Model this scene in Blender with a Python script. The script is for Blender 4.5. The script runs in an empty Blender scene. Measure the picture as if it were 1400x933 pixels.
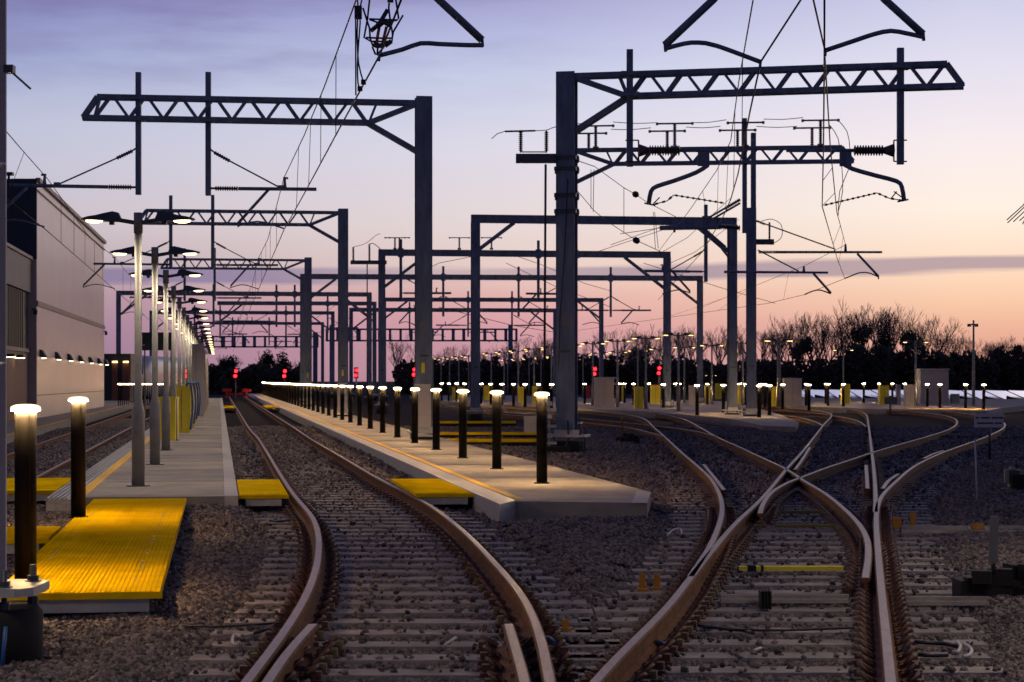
import bpy, math, random
import numpy as np
from mathutils import Vector, Matrix, Euler

# ------------------------------------------------------------------ frame constants
FP = 2800.0          # focal length in photo pixels (1400 wide)
HZ = 521.0           # horizon row in the photo
CZ = 1.66            # camera height above sleeper tops (z = 0)
sc = bpy.context.scene
C = sc.collection

def srgb(r, g, b):
    f = lambda c: (c/255.0/12.92) if c/255.0 <= 0.04045 else ((c/255.0+0.055)/1.055)**2.4
    return (f(r), f(g), f(b), 1.0)

# ------------------------------------------------------------------ camera
cam_d = bpy.data.cameras.new("camera"); cam = bpy.data.objects.new("camera", cam_d); C.objects.link(cam)
cam.location = (0, 0, CZ); cam.rotation_euler = (math.radians(90), 0, 0)
cam_d.sensor_width = 36.0; cam_d.lens = 36.0*FP/1400.0
cam_d.shift_y = (HZ-466.5)/1400.0
cam_d.clip_start = 0.1; cam_d.clip_end = 6000
cam_d.dof.use_dof = True; cam_d.dof.focus_distance = 24.0; cam_d.dof.aperture_fstop = 7.1
sc.camera = cam

# ------------------------------------------------------------------ world (dusk sky)
world = bpy.data.worlds.new("World"); sc.world = world; world.use_nodes = True
nt = world.node_tree; N = nt.nodes; L = nt.links; N.clear()
def node(t, **k):
    n = N.new(t)
    for a, b in k.items(): setattr(n, a, b)
    return n
def wmath(op, a, b=None, c=None, clamp=False):
    n = node('ShaderNodeMath', operation=op, use_clamp=clamp)
    for i, v in enumerate((a, b, c)):
        if v is None: continue
        if isinstance(v, (int, float)): n.inputs[i].default_value = v
        else: L.new(v, n.inputs[i])
    return n.outputs[0]
tc = node('ShaderNodeTexCoord'); sx = node('ShaderNodeSeparateXYZ'); L.new(tc.outputs['Generated'], sx.inputs[0])
zc = wmath('MAXIMUM', sx.outputs[2], 0.0)
pos = wmath('POWER', zc, 0.5)
def ey(y): return math.sqrt(max(0.0, (HZ-y)/math.hypot(FP, HZ-y)))
def sky_ramp(stops, high):
    r = node('ShaderNodeValToRGB'); cr = r.color_ramp; cr.interpolation = 'LINEAR'
    allst = [(ey(y), srgb(*c)) for y, c in stops] + high
    allst.sort(key=lambda s: s[0])
    while len(cr.elements) < len(allst): cr.elements.new(0.5)
    for e, (p, c) in zip(cr.elements, allst): e.position = p; e.color = c
    L.new(pos, r.inputs[0]); return r.outputs[0]
HIGH = [(0.52, srgb(96,98,146)), (0.66, srgb(60,64,108)), (1.0, srgb(34,38,76))]
left = sky_ramp([(521,(140,120,146)),(480,(148,122,148)),(445,(156,128,154)),(405,(168,142,160)),(370,(174,160,172)),
                 (310,(200,188,198)),(230,(196,194,212)),(150,(186,192,217)),(90,(160,170,210)),(0,(128,130,184))], HIGH)
mid = sky_ramp([(521,(190,138,150)),(470,(204,152,162)),(440,(216,160,166)),(405,(224,176,172)),(370,(230,202,194)),
                (300,(228,214,214)),(200,(220,216,230)),(100,(200,206,232)),(40,(178,182,220)),(0,(164,164,208))], HIGH)
right = sky_ramp([(521,(206,148,140)),(480,(220,160,142)),(445,(236,182,156)),(415,(246,200,168)),(385,(251,213,184)),
                  (340,(252,226,204)),(290,(254,238,224)),(200,(246,234,236)),(100,(226,222,238)),(0,(204,204,232))],
                 [(0.52, srgb(120,122,168)), (0.66, srgb(64,68,114)), (1.0, srgb(34,38,76))])
az = wmath('DIVIDE', sx.outputs[0], wmath('MAXIMUM', sx.outputs[1], 0.12))
def mrange(v, a, b):
    n = node('ShaderNodeMapRange'); n.clamp = True
    n.inputs['From Min'].default_value = a; n.inputs['From Max'].default_value = b; L.new(v, n.inputs['Value']); return n.outputs[0]
def mixc(f, a, b, bt='MIX'):
    n = node('ShaderNodeMix', data_type='RGBA', blend_type=bt)
    if isinstance(f, (int, float)): n.inputs[0].default_value = f
    else: L.new(f, n.inputs[0])
    for s, v in ((6, a), (7, b)):
        if isinstance(v, tuple): n.inputs[s].default_value = v
        else: L.new(v, n.inputs[s])
    return n.outputs[2]
sky = mixc(mrange(az, -0.25, 0.0), left, mid)
sky = mixc(mrange(az, 0.0, 0.22), sky, right)
# purple cloud band low over the horizon
mp = node('ShaderNodeMapping'); mp.inputs['Scale'].default_value = (3, 3, 60); L.new(tc.outputs['Generated'], mp.inputs[0])
nz = node('ShaderNodeTexNoise'); nz.inputs['Scale'].default_value = 2.2; nz.inputs['Detail'].default_value = 6; L.new(mp.outputs[0], nz.inputs[0])
nzc = wmath('MULTIPLY', wmath('SUBTRACT', nz.outputs[0], 0.5), 0.008)
tilt = wmath('MULTIPLY_ADD', az, 0.014, 0.0525)      # band climbs a little to the right
dev = wmath('ABSOLUTE', wmath('SUBTRACT', wmath('ADD', sx.outputs[2], nzc), tilt))
band = wmath('SUBTRACT', 1.0, mrange(dev, 0.0022, 0.0046))
hz_gap = wmath('SUBTRACT', 1.0, wmath('MULTIPLY', wmath('SUBTRACT', 1.0, mrange(wmath('ABSOLUTE', wmath('SUBTRACT', az, -0.03)), 0.0, 0.10)), 0.55))
band = wmath('MULTIPLY', wmath('MULTIPLY', band, hz_gap), 0.85)
bandcol = mixc(mrange(az, -0.15, 0.18), srgb(136,122,158), srgb(172,150,160))
sky = mixc(band, sky, bandcol)
mp2 = node('ShaderNodeMapping'); mp2.inputs['Scale'].default_value = (2.2, 2.2, 14); mp2.inputs['Location'].default_value = (0.4, 1.3, 2.0)
L.new(tc.outputs['Generated'], mp2.inputs[0])
nz2 = node('ShaderNodeTexNoise'); nz2.inputs['Scale'].default_value = 2.6; nz2.inputs['Detail'].default_value = 7; nz2.inputs['Roughness'].default_value = 0.6
L.new(mp2.outputs[0], nz2.inputs[0])
cl = wmath('MULTIPLY', mrange(nz2.outputs[0], 0.42, 0.66), mrange(sx.outputs[2], 0.12, 0.17))
cl = wmath('MULTIPLY', cl, wmath('SUBTRACT', 1.0, mrange(az, -0.12, 0.10)))
sky = mixc(wmath('MULTIPLY', cl, 0.75), sky, srgb(124,116,164))
sky = mixc(wmath('MULTIPLY', wmath('SUBTRACT', 1.0, mrange(sx.outputs[1], -0.3, 0.75)), 0.82), sky, srgb(54,64,106))
nish = node('ShaderNodeTexSky', sky_type='NISHITA'); nish.sun_disc = False
nish.sun_elevation = math.radians(0.5); nish.sun_rotation = math.radians(25)
bg = node('ShaderNodeBackground'); bg.inputs[1].default_value = 1.02; L.new(sky, bg.inputs[0])
bg2 = node('ShaderNodeBackground'); bg2.inputs[1].default_value = 0.002; L.new(nish.outputs[0], bg2.inputs[0])
ad = node('ShaderNodeAddShader'); L.new(bg.outputs[0], ad.inputs[0]); L.new(bg2.outputs[0], ad.inputs[1])
wo = node('ShaderNodeOutputWorld'); L.new(ad.outputs[0], wo.inputs[0])

# the sun is just under the horizon: only a faint broad afterglow
sd = bpy.data.lights.new("sun", 'SUN'); sd.energy = 0.10; sd.angle = math.radians(25); sd.color = (1.0, 0.72, 0.6)
so = bpy.data.objects.new("sun", sd); C.objects.link(so)
so.rotation_euler = Euler((math.radians(86), 0, math.radians(180-25)), 'XYZ')

sc.view_settings.view_transform = 'Standard'; sc.view_settings.look = 'None'
sc.view_settings.exposure = 0.0; sc.view_settings.gamma = 1.0
sc.render.engine = 'CYCLES'
sc.cycles.max_bounces = 5; sc.cycles.diffuse_bounces = 2; sc.cycles.glossy_bounces = 3
sc.cycles.use_light_tree = True; sc.cycles.sample_clamp_indirect = 4.0
sc.cycles.caustics_reflective = False; sc.cycles.caustics_refractive = False

# ------------------------------------------------------------------ materials
M = {}
def mat(name, col, rough=0.6, metal=0.0, var=0.15, scale=3.0, bump=0.0, bscale=40.0, col2=None, emit=None, estr=0.0, spec=0.5, island=False, coord='Object', stretch=None):
    m = bpy.data.materials.new(name); m.use_nodes = True; t = m.node_tree; n = t.nodes; l = t.links
    b = n['Principled BSDF']; b.inputs['Roughness'].default_value = rough; b.inputs['Metallic'].default_value = metal
    b.inputs['Specular IOR Level'].default_value = spec
    c = (col[0], col[1], col[2], 1)
    tcn = n.new('ShaderNodeTexCoord'); src = tcn.outputs[coord]
    if stretch:
        mpn = n.new('ShaderNodeMapping'); mpn.inputs['Scale'].default_value = stretch; l.new(src, mpn.inputs[0]); src = mpn.outputs[0]
    nzn = n.new('ShaderNodeTexNoise'); nzn.inputs['Scale'].default_value = scale; nzn.inputs['Detail'].default_value = 6; nzn.inputs['Roughness'].default_value = 0.65
    l.new(src, nzn.inputs[0])
    rp = n.new('ShaderNodeValToRGB'); rp.color_ramp.elements[0].position = 0.3; rp.color_ramp.elements[1].position = 0.7
    lo = tuple(x*(1-var) for x in col[:3])+(1,); hi = (tuple(min(1, x*(1+var)) for x in col[:3])+(1,)) if col2 is None else tuple(col2[:3])+(1,)
    rp.color_ramp.elements[0].color = lo; rp.color_ramp.elements[1].color = hi
    if island:
        g = n.new('ShaderNodeNewGeometry'); l.new(g.outputs['Random Per Island'], rp.inputs[0])
        rp.color_ramp.elements[0].position = 0.0; rp.color_ramp.elements[1].position = 1.0
    else: l.new(nzn.outputs[0], rp.inputs[0])
    l.new(rp.outputs[0], b.inputs['Base Color'])
    if bump:
        bn = n.new('ShaderNodeTexNoise'); bn.inputs['Scale'].default_value = bscale; bn.inputs['Detail'].default_value = 4; l.new(src, bn.inputs[0])
        bp = n.new('ShaderNodeBump'); bp.inputs['Strength'].default_value = bump; bp.inputs['Distance'].default_value = 0.02
        l.new(bn.outputs[0], bp.inputs['Height']); l.new(bp.outputs[0], b.inputs['Normal'])
    if emit: b.inputs['Emission Color'].default_value = tuple(emit)+(1,); b.inputs['Emission Strength'].default_value = estr
    M[name] = m; return m
mat('plate', (0.17,0.18,0.20), 0.6)
mat('mast_lit', (0.58,0.53,0.51), 0.6, 0, 0.15, 2, 0.1, 12)  # paler than the other masts: lamplight on the near mast put into its colour
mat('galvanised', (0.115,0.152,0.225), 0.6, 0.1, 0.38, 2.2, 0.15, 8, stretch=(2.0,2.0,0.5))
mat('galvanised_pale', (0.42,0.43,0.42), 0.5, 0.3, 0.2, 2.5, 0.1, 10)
mat('dark_steel', (0.05,0.06,0.08), 0.45, 0.4, 0.2, 4)
mat('insulator', (0.07,0.05,0.06), 0.35, 0, 0.2, 5)
mat('wire', (0.03,0.03,0.035), 0.5, 0.5, 0.1, 5)
mat('copper', (0.35,0.14,0.05), 0.4, 0.7, 0.2, 5)
mat('rail_rust', (0.12,0.052,0.020), 0.75, 0.0, 0.35, 7, 0.3, 60, col2=(0.21,0.092,0.036), spec=0.15)
mat('rail_head', (0.31,0.20,0.145), 0.38, 0.6, 0.3, 5, 0.1, 80, stretch=(8,1,8))
mat('clip_rust', (0.06,0.022,0.012), 0.6, 0.0, 0.3, 30, 0, 40, col2=(0.14,0.055,0.025))
mat('clip_pad', (0.14,0.11,0.05), 0.8, 0, 0.3, 30)
mat('sleeper', (0.24,0.21,0.195), 0.85, 0, 0.25, 3, 0.4, 60, col2=(0.40,0.35,0.32), spec=0.2)
mat('ballast_bed', (0.028,0.024,0.026), 0.95, 0, 0.45, 9, 1.0, 14, col2=(0.062,0.050,0.050), coord='Object', spec=0.03)
mat('ballast_stone', (0.026,0.022,0.027), 0.7, 0, 0.5, 9, 0.3, 60, col2=(0.215,0.168,0.160), island=True)
mat('soil', (0.05,0.045,0.04), 0.95, 0, 0.4, 0.4, 0.6, 3)
mat('concrete', (0.36,0.32,0.265), 0.85, 0, 0.28, 0.9, 0.15, 30, spec=0.15)
mat('concrete_edge', (0.25,0.23,0.20), 0.85, 0, 0.2, 2.0, 0.2, 30)
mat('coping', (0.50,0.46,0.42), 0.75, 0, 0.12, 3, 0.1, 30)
mat('tactile', (0.42,0.41,0.40), 0.5, 0.2, 0.25, 20, 0.3, 60)
mat('yellow_paint', (0.85,0.47,0.006), 0.7, 0, 0.15, 5)
mat('grating', (0.88,0.53,0.003), 0.8, 0, 0.24, 1.6, spec=0.0)
mat('grating_dark', (0.70,0.40,0.003), 0.7, 0, 0.2, 5, spec=0.05)
mat('yellow_box', (0.78,0.64,0.015), 0.5, 0, 0.1, 3)
mat('bollard_body', (0.005,0.0042,0.0038), 0.6, 0.0, 0.2, 6, spec=0.12)
mat('lens', (0.9,0.8,0.6), 0.4, emit=(1.0,0.62,0.26), estr=1250)
mat('lens_dome', (0.9,0.8,0.6), 0.4, emit=(1.0,0.78,0.40), estr=2.6)
mat('lens_head', (0.9,0.8,0.6), 0.4, emit=(1.0,0.70,0.30), estr=7)
mat('lens_head_far', (0.9,0.8,0.6), 0.4, emit=(1.0,0.66,0.24), estr=3.5)
mat('lens_wall', (0.9,0.8,0.6), 0.4, emit=(1.0,0.74,0.40), estr=9)
mat('lens_strip', (0.9,0.8,0.6), 0.4, emit=(1.0,0.74,0.40), estr=18)
mat('red_lamp', (0.9,0.05,0.03), 0.3, emit=(1.0,0.006,0.012), estr=14)
mat('pole_grey', (0.22,0.22,0.21), 0.55, 0.2, 0.2, 4, 0.05, 20)
mat('lamp_shell', (0.04,0.045,0.055), 0.4, 0.2, 0.1, 5)
mat('cladding', (0.64,0.575,0.59), 0.36, 0.25, 0.05, 0.4, 0.03, 2)
mat('cladding_dark', (0.012,0.018,0.028), 0.45, 0.1, 0.2, 1)
mat('cladding_grey', (0.10,0.105,0.12), 0.5, 0.1, 0.12, 1)
mat('trim', (0.34,0.28,0.24), 0.5, 0, 0.1, 3)
mat('shutter', (0.10,0.105,0.07), 0.5, 0.1, 0.15, 2)
mat('red_brown', (0.13,0.045,0.03), 0.6, 0, 0.2, 2)
mat('seam', (0.12,0.10,0.10), 0.7)
mat('cabinet_grey', (0.36,0.33,0.31), 0.6, 0, 0.08, 2)
mat('sign_green', (0.035,0.045,0.035), 0.6, 0, 0.1, 2)
mat('sign_white', (0.48,0.45,0.46), 0.6, 0, 0.05, 3)
mat('olive', (0.13,0.10,0.012), 0.7, 0, 0.3, 6)
mat('black', (0.005,0.005,0.006), 0.85, 0, 0.2, 3)
mat('cable', (0.012,0.012,0.013), 0.45)
mat('blue', (0.02,0.09,0.30), 0.4)
mat('white', (0.42,0.40,0.39), 0.5)
mat('cream', (0.30,0.28,0.20), 0.6, 0, 0.12, 8)
mat('red', (0.5,0.02,0.02), 0.5)
mat('orange', (0.36,0.15,0.008), 0.55, 0, 0.2, 9)
mat('train_white', (0.55,0.53,0.55), 0.3, 0.2, 0.05, 1)
mat('glass_dark', (0.03,0.03,0.04), 0.1, 0.1)
mat('solar', (0.80,0.80,0.86), 0.12, 0.9, 0.05, 1)
mat('bark', (0.055,0.042,0.035), 0.9, 0, 0.3, 2)
mat('twig', (0.11,0.078,0.065), 0.9, 0, 0.3, 2)
mat('ivy', (0.028,0.036,0.020), 0.85, 0, 0.5, 2, island=True)
mat('hedge', (0.050,0.042,0.030), 0.9, 0, 0.5, 2, island=True)

# ------------------------------------------------------------------ mesh builder
class MB:
    def __init__(s): s.v = []; s.f = []; s.m = []; s.sm = []
    def add(s, vs, fs, mi=0, smooth=False):
        o = len(s.v); s.v += [tuple(p) for p in vs]
        for f in fs: s.f.append(tuple(i+o for i in f)); s.m.append(mi); s.sm.append(smooth)
    def box(s, c, sz, rz=0.0, mi=0):
        hx, hy, hz = sz[0]/2, sz[1]/2, sz[2]/2; ca, sa = math.cos(rz), math.sin(rz); vs = []
        for z in (-hz, hz):
            for x, y in ((-hx,-hy),(hx,-hy),(hx,hy),(-hx,hy)):
                vs.append((c[0]+x*ca-y*sa, c[1]+x*sa+y*ca, c[2]+z))
        s.add(vs, [(3,2,1,0),(4,5,6,7),(0,1,5,4),(1,2,6,5),(2,3,7,6),(3,0,4,7)], mi); return s
    def bar(s, p, q, w, h, mi=0, side=None):
        p = Vector(p); q = Vector(q); d = (q-p)
        if d.length < 1e-6: return s
        d.normalize(); ref = Vector(side) if side else (Vector((0,0,1)) if abs(d.z) < 0.95 else Vector((0,1,0)))
        a = d.cross(ref).normalized(); b = a.cross(d).normalized()
        vs = []
        for e in (p, q):
            for i, j in ((-1,-1),(1,-1),(1,1),(-1,1)): vs.append(e+a*(i*w/2)+b*(j*h/2))
        s.add(vs, [(3,2,1,0),(4,5,6,7),(0,1,5,4),(1,2,6,5),(2,3,7,6),(3,0,4,7)], mi); return s
    def tube(s, pts, r, n=8, mi=0, caps=True, smooth=True):
        pts = [Vector(p) for p in pts]; k = len(pts); rs = r if isinstance(r, (list, tuple)) else [r]*k
        vs = []; prev = None
        for i, p in enumerate(pts):
            d = (pts[min(i+1, k-1)]-pts[max(i-1, 0)])
            if d.length < 1e-9: d = Vector((0,0,1))
            d.normalize()
            if prev is None:
                ref = Vector((0,0,1)) if abs(d.z) < 0.9 else Vector((1,0,0)); a = d.cross(ref).normalized()
            else:
                a = (prev - d*prev.dot(d)); a = a.normalized() if a.length > 1e-6 else d.orthogonal().normalized()
            prev = a; b = d.cross(a)
            for j in range(n):
                t = 2*math.pi*j/n; vs.append(p+(a*math.cos(t)+b*math.sin(t))*rs[i])
        fs = [(i*n+j, i*n+(j+1) % n, (i+1)*n+(j+1) % n, (i+1)*n+j) for i in range(k-1) for j in range(n)]
        s.add(vs, fs, mi, smooth)
        if caps:
            o = len(s.v)-len(vs)
            s.f.append(tuple(o+j for j in reversed(range(n)))); s.m.append(mi); s.sm.append(False)
            s.f.append(tuple(o+(k-1)*n+j for j in range(n))); s.m.append(mi); s.sm.append(False)
        return s
    def lathe(s, prof, c, n=16, mi=0, smooth=True):   # prof: (r, z)
        return s.tube([(c[0], c[1], c[2]+z) for r, z in prof], [max(r, 1e-4) for r, z in prof], n, mi, True, smooth)
    def prism(s, poly, z0, z1, mi=0, mtop=None):
        n = len(poly); a = sum(poly[i][0]*poly[(i+1) % n][1]-poly[(i+1) % n][0]*poly[i][1] for i in range(n))
        if a < 0: poly = list(reversed(poly))
        s.add([(x,y,z0) for x,y in poly]+[(x,y,z1) for x,y in poly], [tuple(reversed(range(n)))]+[(i,(i+1)%n,n+(i+1)%n,n+i) for i in range(n)], mi)
        o = len(s.v)-2*n; s.f.append(tuple(o+n+i for i in range(n))); s.m.append(mi if mtop is None else mtop); s.sm.append(False); return s
    def ins(s, p, q, r=0.06, n=8, mi=0, core=0.03):   # ribbed insulator between p and q
        p = Vector(p); q = Vector(q); k = max(4, int((q-p).length/0.055)); pts = []; rs = []
        for i in range(k):
            for t, rr in ((i+0.1, core), (i+0.42, r), (i+0.58, r), (i+0.9, core)):
                pts.append(p.lerp(q, t/k)); rs.append(rr)
        return s.tube(pts, rs, n, mi, True, False)
    def build(s, name, mats, parent=None, at=None):
        if not isinstance(mats, (list, tuple)): mats = [mats]
        me = bpy.data.meshes.new(name)
        o = Vector(at) if at is not None else (parent_world(parent) if parent is not None else Vector((0,0,0)))
        vs = [(x-o.x, y-o.y, z-o.z) for x, y, z in s.v]
        me.from_pydata(vs, [], s.f)
        for m in mats: me.materials.append(M[m])
        me.polygons.foreach_set('material_index', s.m); me.polygons.foreach_set('use_smooth', s.sm); me.update()
        ob = bpy.data.objects.new(name, me); C.objects.link(ob)
        if parent is not None: ob.parent = parent
        elif at is not None: ob.location = at
        return ob
def parent_world(p):
    v = Vector((0,0,0))
    while p is not None: v += p.location; p = p.parent
    return v
def thing(name, label, cat, loc=(0,0,0), group=None):
    o = bpy.data.objects.new(name, None); C.objects.link(o); o.location = loc; o.empty_display_size = 0.3
    return tag(o, label, cat, group)
def tag(o, label=None, cat=None, group=None, kind=None):
    if label: o['label'] = label
    if cat: o['category'] = cat
    if group: o['group'] = group
    if kind: o['kind'] = kind
    return o
CH = {}
def kids(o): return [c for c in C.objects if c.parent == o]
def dup(root, loc, label=None, group=None, rz=None):
    if root not in CH:
        CH[root] = [(c, kids(c)) for c in kids(root)]
    r = root.copy(); C.objects.link(r); r.location = loc
    if rz is not None: r.rotation_euler = (0,0,rz)
    if label: r['label'] = label
    if group: r['group'] = group
    for ch, gs in CH[root]:
        c = ch.copy(); C.objects.link(c); c.parent = r
        for g in gs: d = g.copy(); C.objects.link(d); d.parent = c
    return r
def W(px, py, Y): return Vector(((px-700)*Y/FP, Y, CZ+(HZ-py)*Y/FP))
def G(px, py, z=0.0):                      # ground point (height z) seen at px, py
    Y = FP*(CZ-z)/(py-HZ); return Vector(((px-700)*Y/FP, Y, z))
U = Vector((-0.1414, 0.99, 0)); V = Vector((0.99, 0.1414, 0))   # along / across the left yard tracks
def A(s, t, z=0.0): p = V*s+U*t; return Vector((p.x, p.y, z))
ORD = ['first','second','third','fourth','fifth','sixth','seventh','eighth','ninth','tenth','eleventh','twelfth','thirteenth','fourteenth','fifteenth',
 'sixteenth','seventeenth','eighteenth','nineteenth','twentieth']
TENS = {2:'twenty',3:'thirty',4:'forty'}
def ordn(i):
    if i < 20: return ORD[i]
    n = i+1; t, u = divmod(n, 10)
    return (TENS[t][:-1]+'ieth') if u == 0 else TENS[t]+'-'+ORD[u-1]

rnd = random.Random(7)
# ------------------------------------------------------------------ ground sheet
b = MB()
ys = [-60, 5, 12, 20, 30, 45, 70, 110, 170, 260, 420, 900, 3000, 5000]
xs = [-3000,-900,-300,-120,-60,-30,-15,-8,0,8,15,30,60,120,300,900,3000]
gv = [(x, y, -0.075) for y in ys for x in xs]; nx = len(xs)
b.add(gv, [(j*nx+i, j*nx+i+1, (j+1)*nx+i+1, (j+1)*nx+i) for j in range(len(ys)-1) for i in range(nx-1)])
gr = b.build('ground', 'ballast_bed'); tag(gr, kind='structure')

# ------------------------------------------------------------------ rails
def catmull(P, step=0.25):
    P = [Vector(p) for p in P]; out = []
    for i in range(len(P)-1):
        p0 = P[i-1] if i else P[0]*2-P[1]; p1 = P[i]; p2 = P[i+1]; p3 = P[i+2] if i+2 < len(P) else P[i+1]*2-P[i]
        n = max(2, int((p2-p1).length/step))
        for k in range(n):
            t = k/n; out.append(0.5*((2*p1)+(p2-p0)*t+(2*p0-5*p1+4*p2-p3)*t*t+(3*p1-p0-3*p2+p3)*t**3))
    out.append(P[-1]); return out
def smooth(P, it=30):
    P = [p.copy() for p in P]
    for _ in range(it):
        Q = [P[0]]+[(P[i-1]+P[i]*2+P[i+1])*0.25 for i in range(1, len(P)-1)]+[P[-1]]; P = Q
    return P
HR = 0.16
def from_px(pts): return [Vector(((x-700)*FP*1.5/(y-HZ)/FP, FP*1.5/(y-HZ), 0)) for x, y in pts]
PROF = [(-0.075,0.0),(0.075,0.0),(0.075,0.012),(0.012,0.035),(0.010,0.115),(0.035,0.128),(0.036,0.150),(0.026,0.160),(-0.026,0.160),(-0.036,0.150),(-0.035,0.128),(-0.010,0.115),(-0.012,0.035),(-0.075,0.012)]
def sweep(mb, P, prof, zoff=0.0):
    n = len(prof); vs = []
    for i, p in enumerate(P):
        d = P[min(i+1, len(P)-1)]-P[max(i-1, 0)]; d.z = 0; d.normalize(); a = Vector((d.y, -d.x, 0))
        for x, z in prof: vs.append((p.x+a.x*x, p.y+a.y*x, z+zoff))
    o = len(mb.v); mb.v += vs
    for i in range(len(P)-1):
        for j in range(n):
            k = (j+1) % n
            mb.f.append((o+i*n+j, o+(i+1)*n+j, o+(i+1)*n+k, o+i*n+k)); mb.m.append(1 if j == 7 else 0); mb.sm.append(False)
    for base, rev in ((o, False), (o+(len(P)-1)*n, True)):
        f = [base+j for j in range(n)]; mb.f.append(tuple(reversed(f)) if rev else tuple(f)); mb.m.append(0); mb.sm.append(False)
ALLRAILS = []
def clips(mb, P, ymax=42.0, spacing=0.3):
    """base plates and curled spring clips along a rail, both sides"""
    acc = 0.0; rr = random.Random(len(P))
    for i in range(1, len(P)):
        acc += (P[i]-P[i-1]).length
        if acc < spacing: continue
        acc = 0.0; p = P[i]
        if p.y > ymax or p.y < 8.5: continue
        d = (P[i]-P[i-1]).normalized(); a = Vector((d.y, -d.x, 0)); ang = math.atan2(d.y, d.x)
        mb.box((p.x, p.y, -0.002), (0.16, 0.40, 0.026), ang, 2)
        for sgn in (-1, 1):
            c = p+a*(sgn*0.115)
            if p.y < 26:
                j = lambda k: rr.uniform(-k, k)
                pts = [c+d*(-0.055)+a*sgn*(-0.02)+Vector((0,0,0.03)), c+d*(-0.03)+a*sgn*0.03+Vector((0,0,0.075+j(.008))), c+d*0.02+a*sgn*0.045+Vector((0,0,0.082)),
                       c+d*0.055+a*sgn*0.01+Vector((0,0,0.06)), c+d*0.035+a*sgn*(-0.035)+Vector((0,0,0.036)), c+d*(-0.01)+a*sgn*(-0.045)+Vector((0,0,0.034))]
                mb.tube(pts, 0.013, 5, 2)
                mb.box((c.x+a.x*sgn*0.045, c.y+a.y*sgn*0.045, 0.03), (0.075, 0.05, 0.045), ang, 3 if rr.random() < 0.45 else 2)
                mb.box((c.x, c.y, 0.022), (0.10, 0.09, 0.03), ang, 2)
            else:
                mb.box((c.x, c.y, 0.035), (0.11, 0.09, 0.06), ang, 2)
def rail(P, parent, name='rail', clip=True, label=None, step=0.25, sm=24, ymax=42):
    Q = smooth(catmull(P, step), sm)
    mb = MB(); sweep(mb, Q, PROF)
    if clip: clips(mb, Q, ymax)
    o = mb.build(name, ['rail_rust', 'rail_head', 'clip_rust', 'clip_pad'], parent)
    if label: o['label'] = label
    return Q
def xat(Q, y):
    best = []
    for i in range(len(Q)-1):
        a, c = Q[i], Q[i+1]
        if (a.y-y)*(c.y-y) <= 0 and abs(a.y-c.y) > 1e-9: best.append(a.x+(c.x-a.x)*(y-a.y)/(c.y-a.y))
    return best

# left yard track, curving away in the foreground then straight to the buffers
LA = from_px([(336,933),(375,883),(400,847),(421,811),(433,776),(436,750),(436,734),(428.6,708.6),(414,691),(398,671.4),(381,645),(354,601)]) 
RA = from_px([(752,935),(743,883),(728.6,840),(711,808),(678.6,772),(648,739),(620,714),(588.6,691),(557,674),(517,654),(471,627),(423,599)])
LA = [LA[0]+(LA[0]-LA[1])*1.4]+LA; RA = [RA[0]+(RA[0]-RA[1])*1.2]+RA
tL = LA[-1].dot(U); tR = RA[-1].dot(U)
LA += [A(0.93, t) for t in (tL+12, 90, 130, 170, 200)]; RA += [A(2.37, t) for t in (tR+12, 95, 130, 170, 200)]
track = thing('railway_track', 'rusty railway track with concrete sleepers running between the two platforms to the red buffer stop', 'railway track', (0,0,0))
QL = rail(LA, track, label='left running rail curving away in the foreground'); QR = rail(RA, track, label='right running rail bending right in the foreground')
BL = rail(from_px([(337,975),(365,933),(392,893),(410,872),(428,853)]), track, 'switch_blade', True, 'short converging rail inside the left rail', sm=4)
BR = rail(from_px([(724,975),(718,933),(706,890),(695,853)]), track, 'switch_blade', True, 'short converging rail inside the right rail', sm=4)
LEFTQ = [(QL, QR)]

# right-hand three-way turnout
turn = thing('railway_turnout', 'rusty three-way railway turnout spreading across the right foreground with crossing rails', 'turnout', (0,0,0))
B1 = from_px([(944,788),(956,770),(971,747),(980,726),(986,708),(987,690),(982.5,673),(971,653.6),(951,635),(930,617),(908.6,597),(893.6,584),(881,573),(859,567.5),(820,563.5),(760,558.5),(690,554)])
B2 = from_px([(790,960),(814,929),(841,900),(876,867),(911,832),(944,790),(971,756),(1006,715),(1043,680),(1075.7,641),(1100,614),(1126,581),(1137,568),(1128,563.5),(1100,560),(1040,556.5),(960,553)])
B3 = from_px([(1183,790),(1187,764),(1187,742),(1178,721),(1158,699),(1128.6,675),(1097,656),(1073.6,640.7),(1037,623.6),(1005,608.6),(979,597),(958,585),(934,573),(905,567),(860,562),(800,557.5),(730,554)])
B4 = from_px([(1221,965),(1217,928),(1214.5,897),(1210,856),(1204.5,802),(1200,748),(1198,715),(1199,696),(1205,679),(1223,660),(1251,637),(1286,620),(1316,609),(1349,597),(1371,586),(1372,578),(1352,572),(1331,567.5),(1297,563.5),(1240,560),(1160,556.5)])
B5 = from_px([(1197,700),(1197,677),(1194.5,640),(1191,611),(1187.5,583),(1183,566),(1165,560.5),(1130,557.5),(1060,554),(980,551)])
B6 = from_px([(1039,702),(1043,689),(1057,671),(1080,658.5),(1100,651),(1128.6,640),(1171,626),(1188.6,620),(1228.6,608),(1271,596),(1300,586),(1308.6,578),(1304,572),(1286,567.5),(1250,563.5),(1190,560),(1120,556.5)])
TL = {}
for nm, P, lb in (('B1',B1,'outer left rail of the diverging route, curving to the left'), ('B2',B2,'long straight left stock rail'), ('B3',B3,'rail crossing over the others toward the left'),
              ('B4',B4,'right stock rail bending away to the right'), ('B5',B5,'straight rail meeting the right stock rail'), ('B6',B6,'rail crossing over to the right')):
    TL[nm] = rail(P, turn, label=lb, sm=10, step=0.3)
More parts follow.
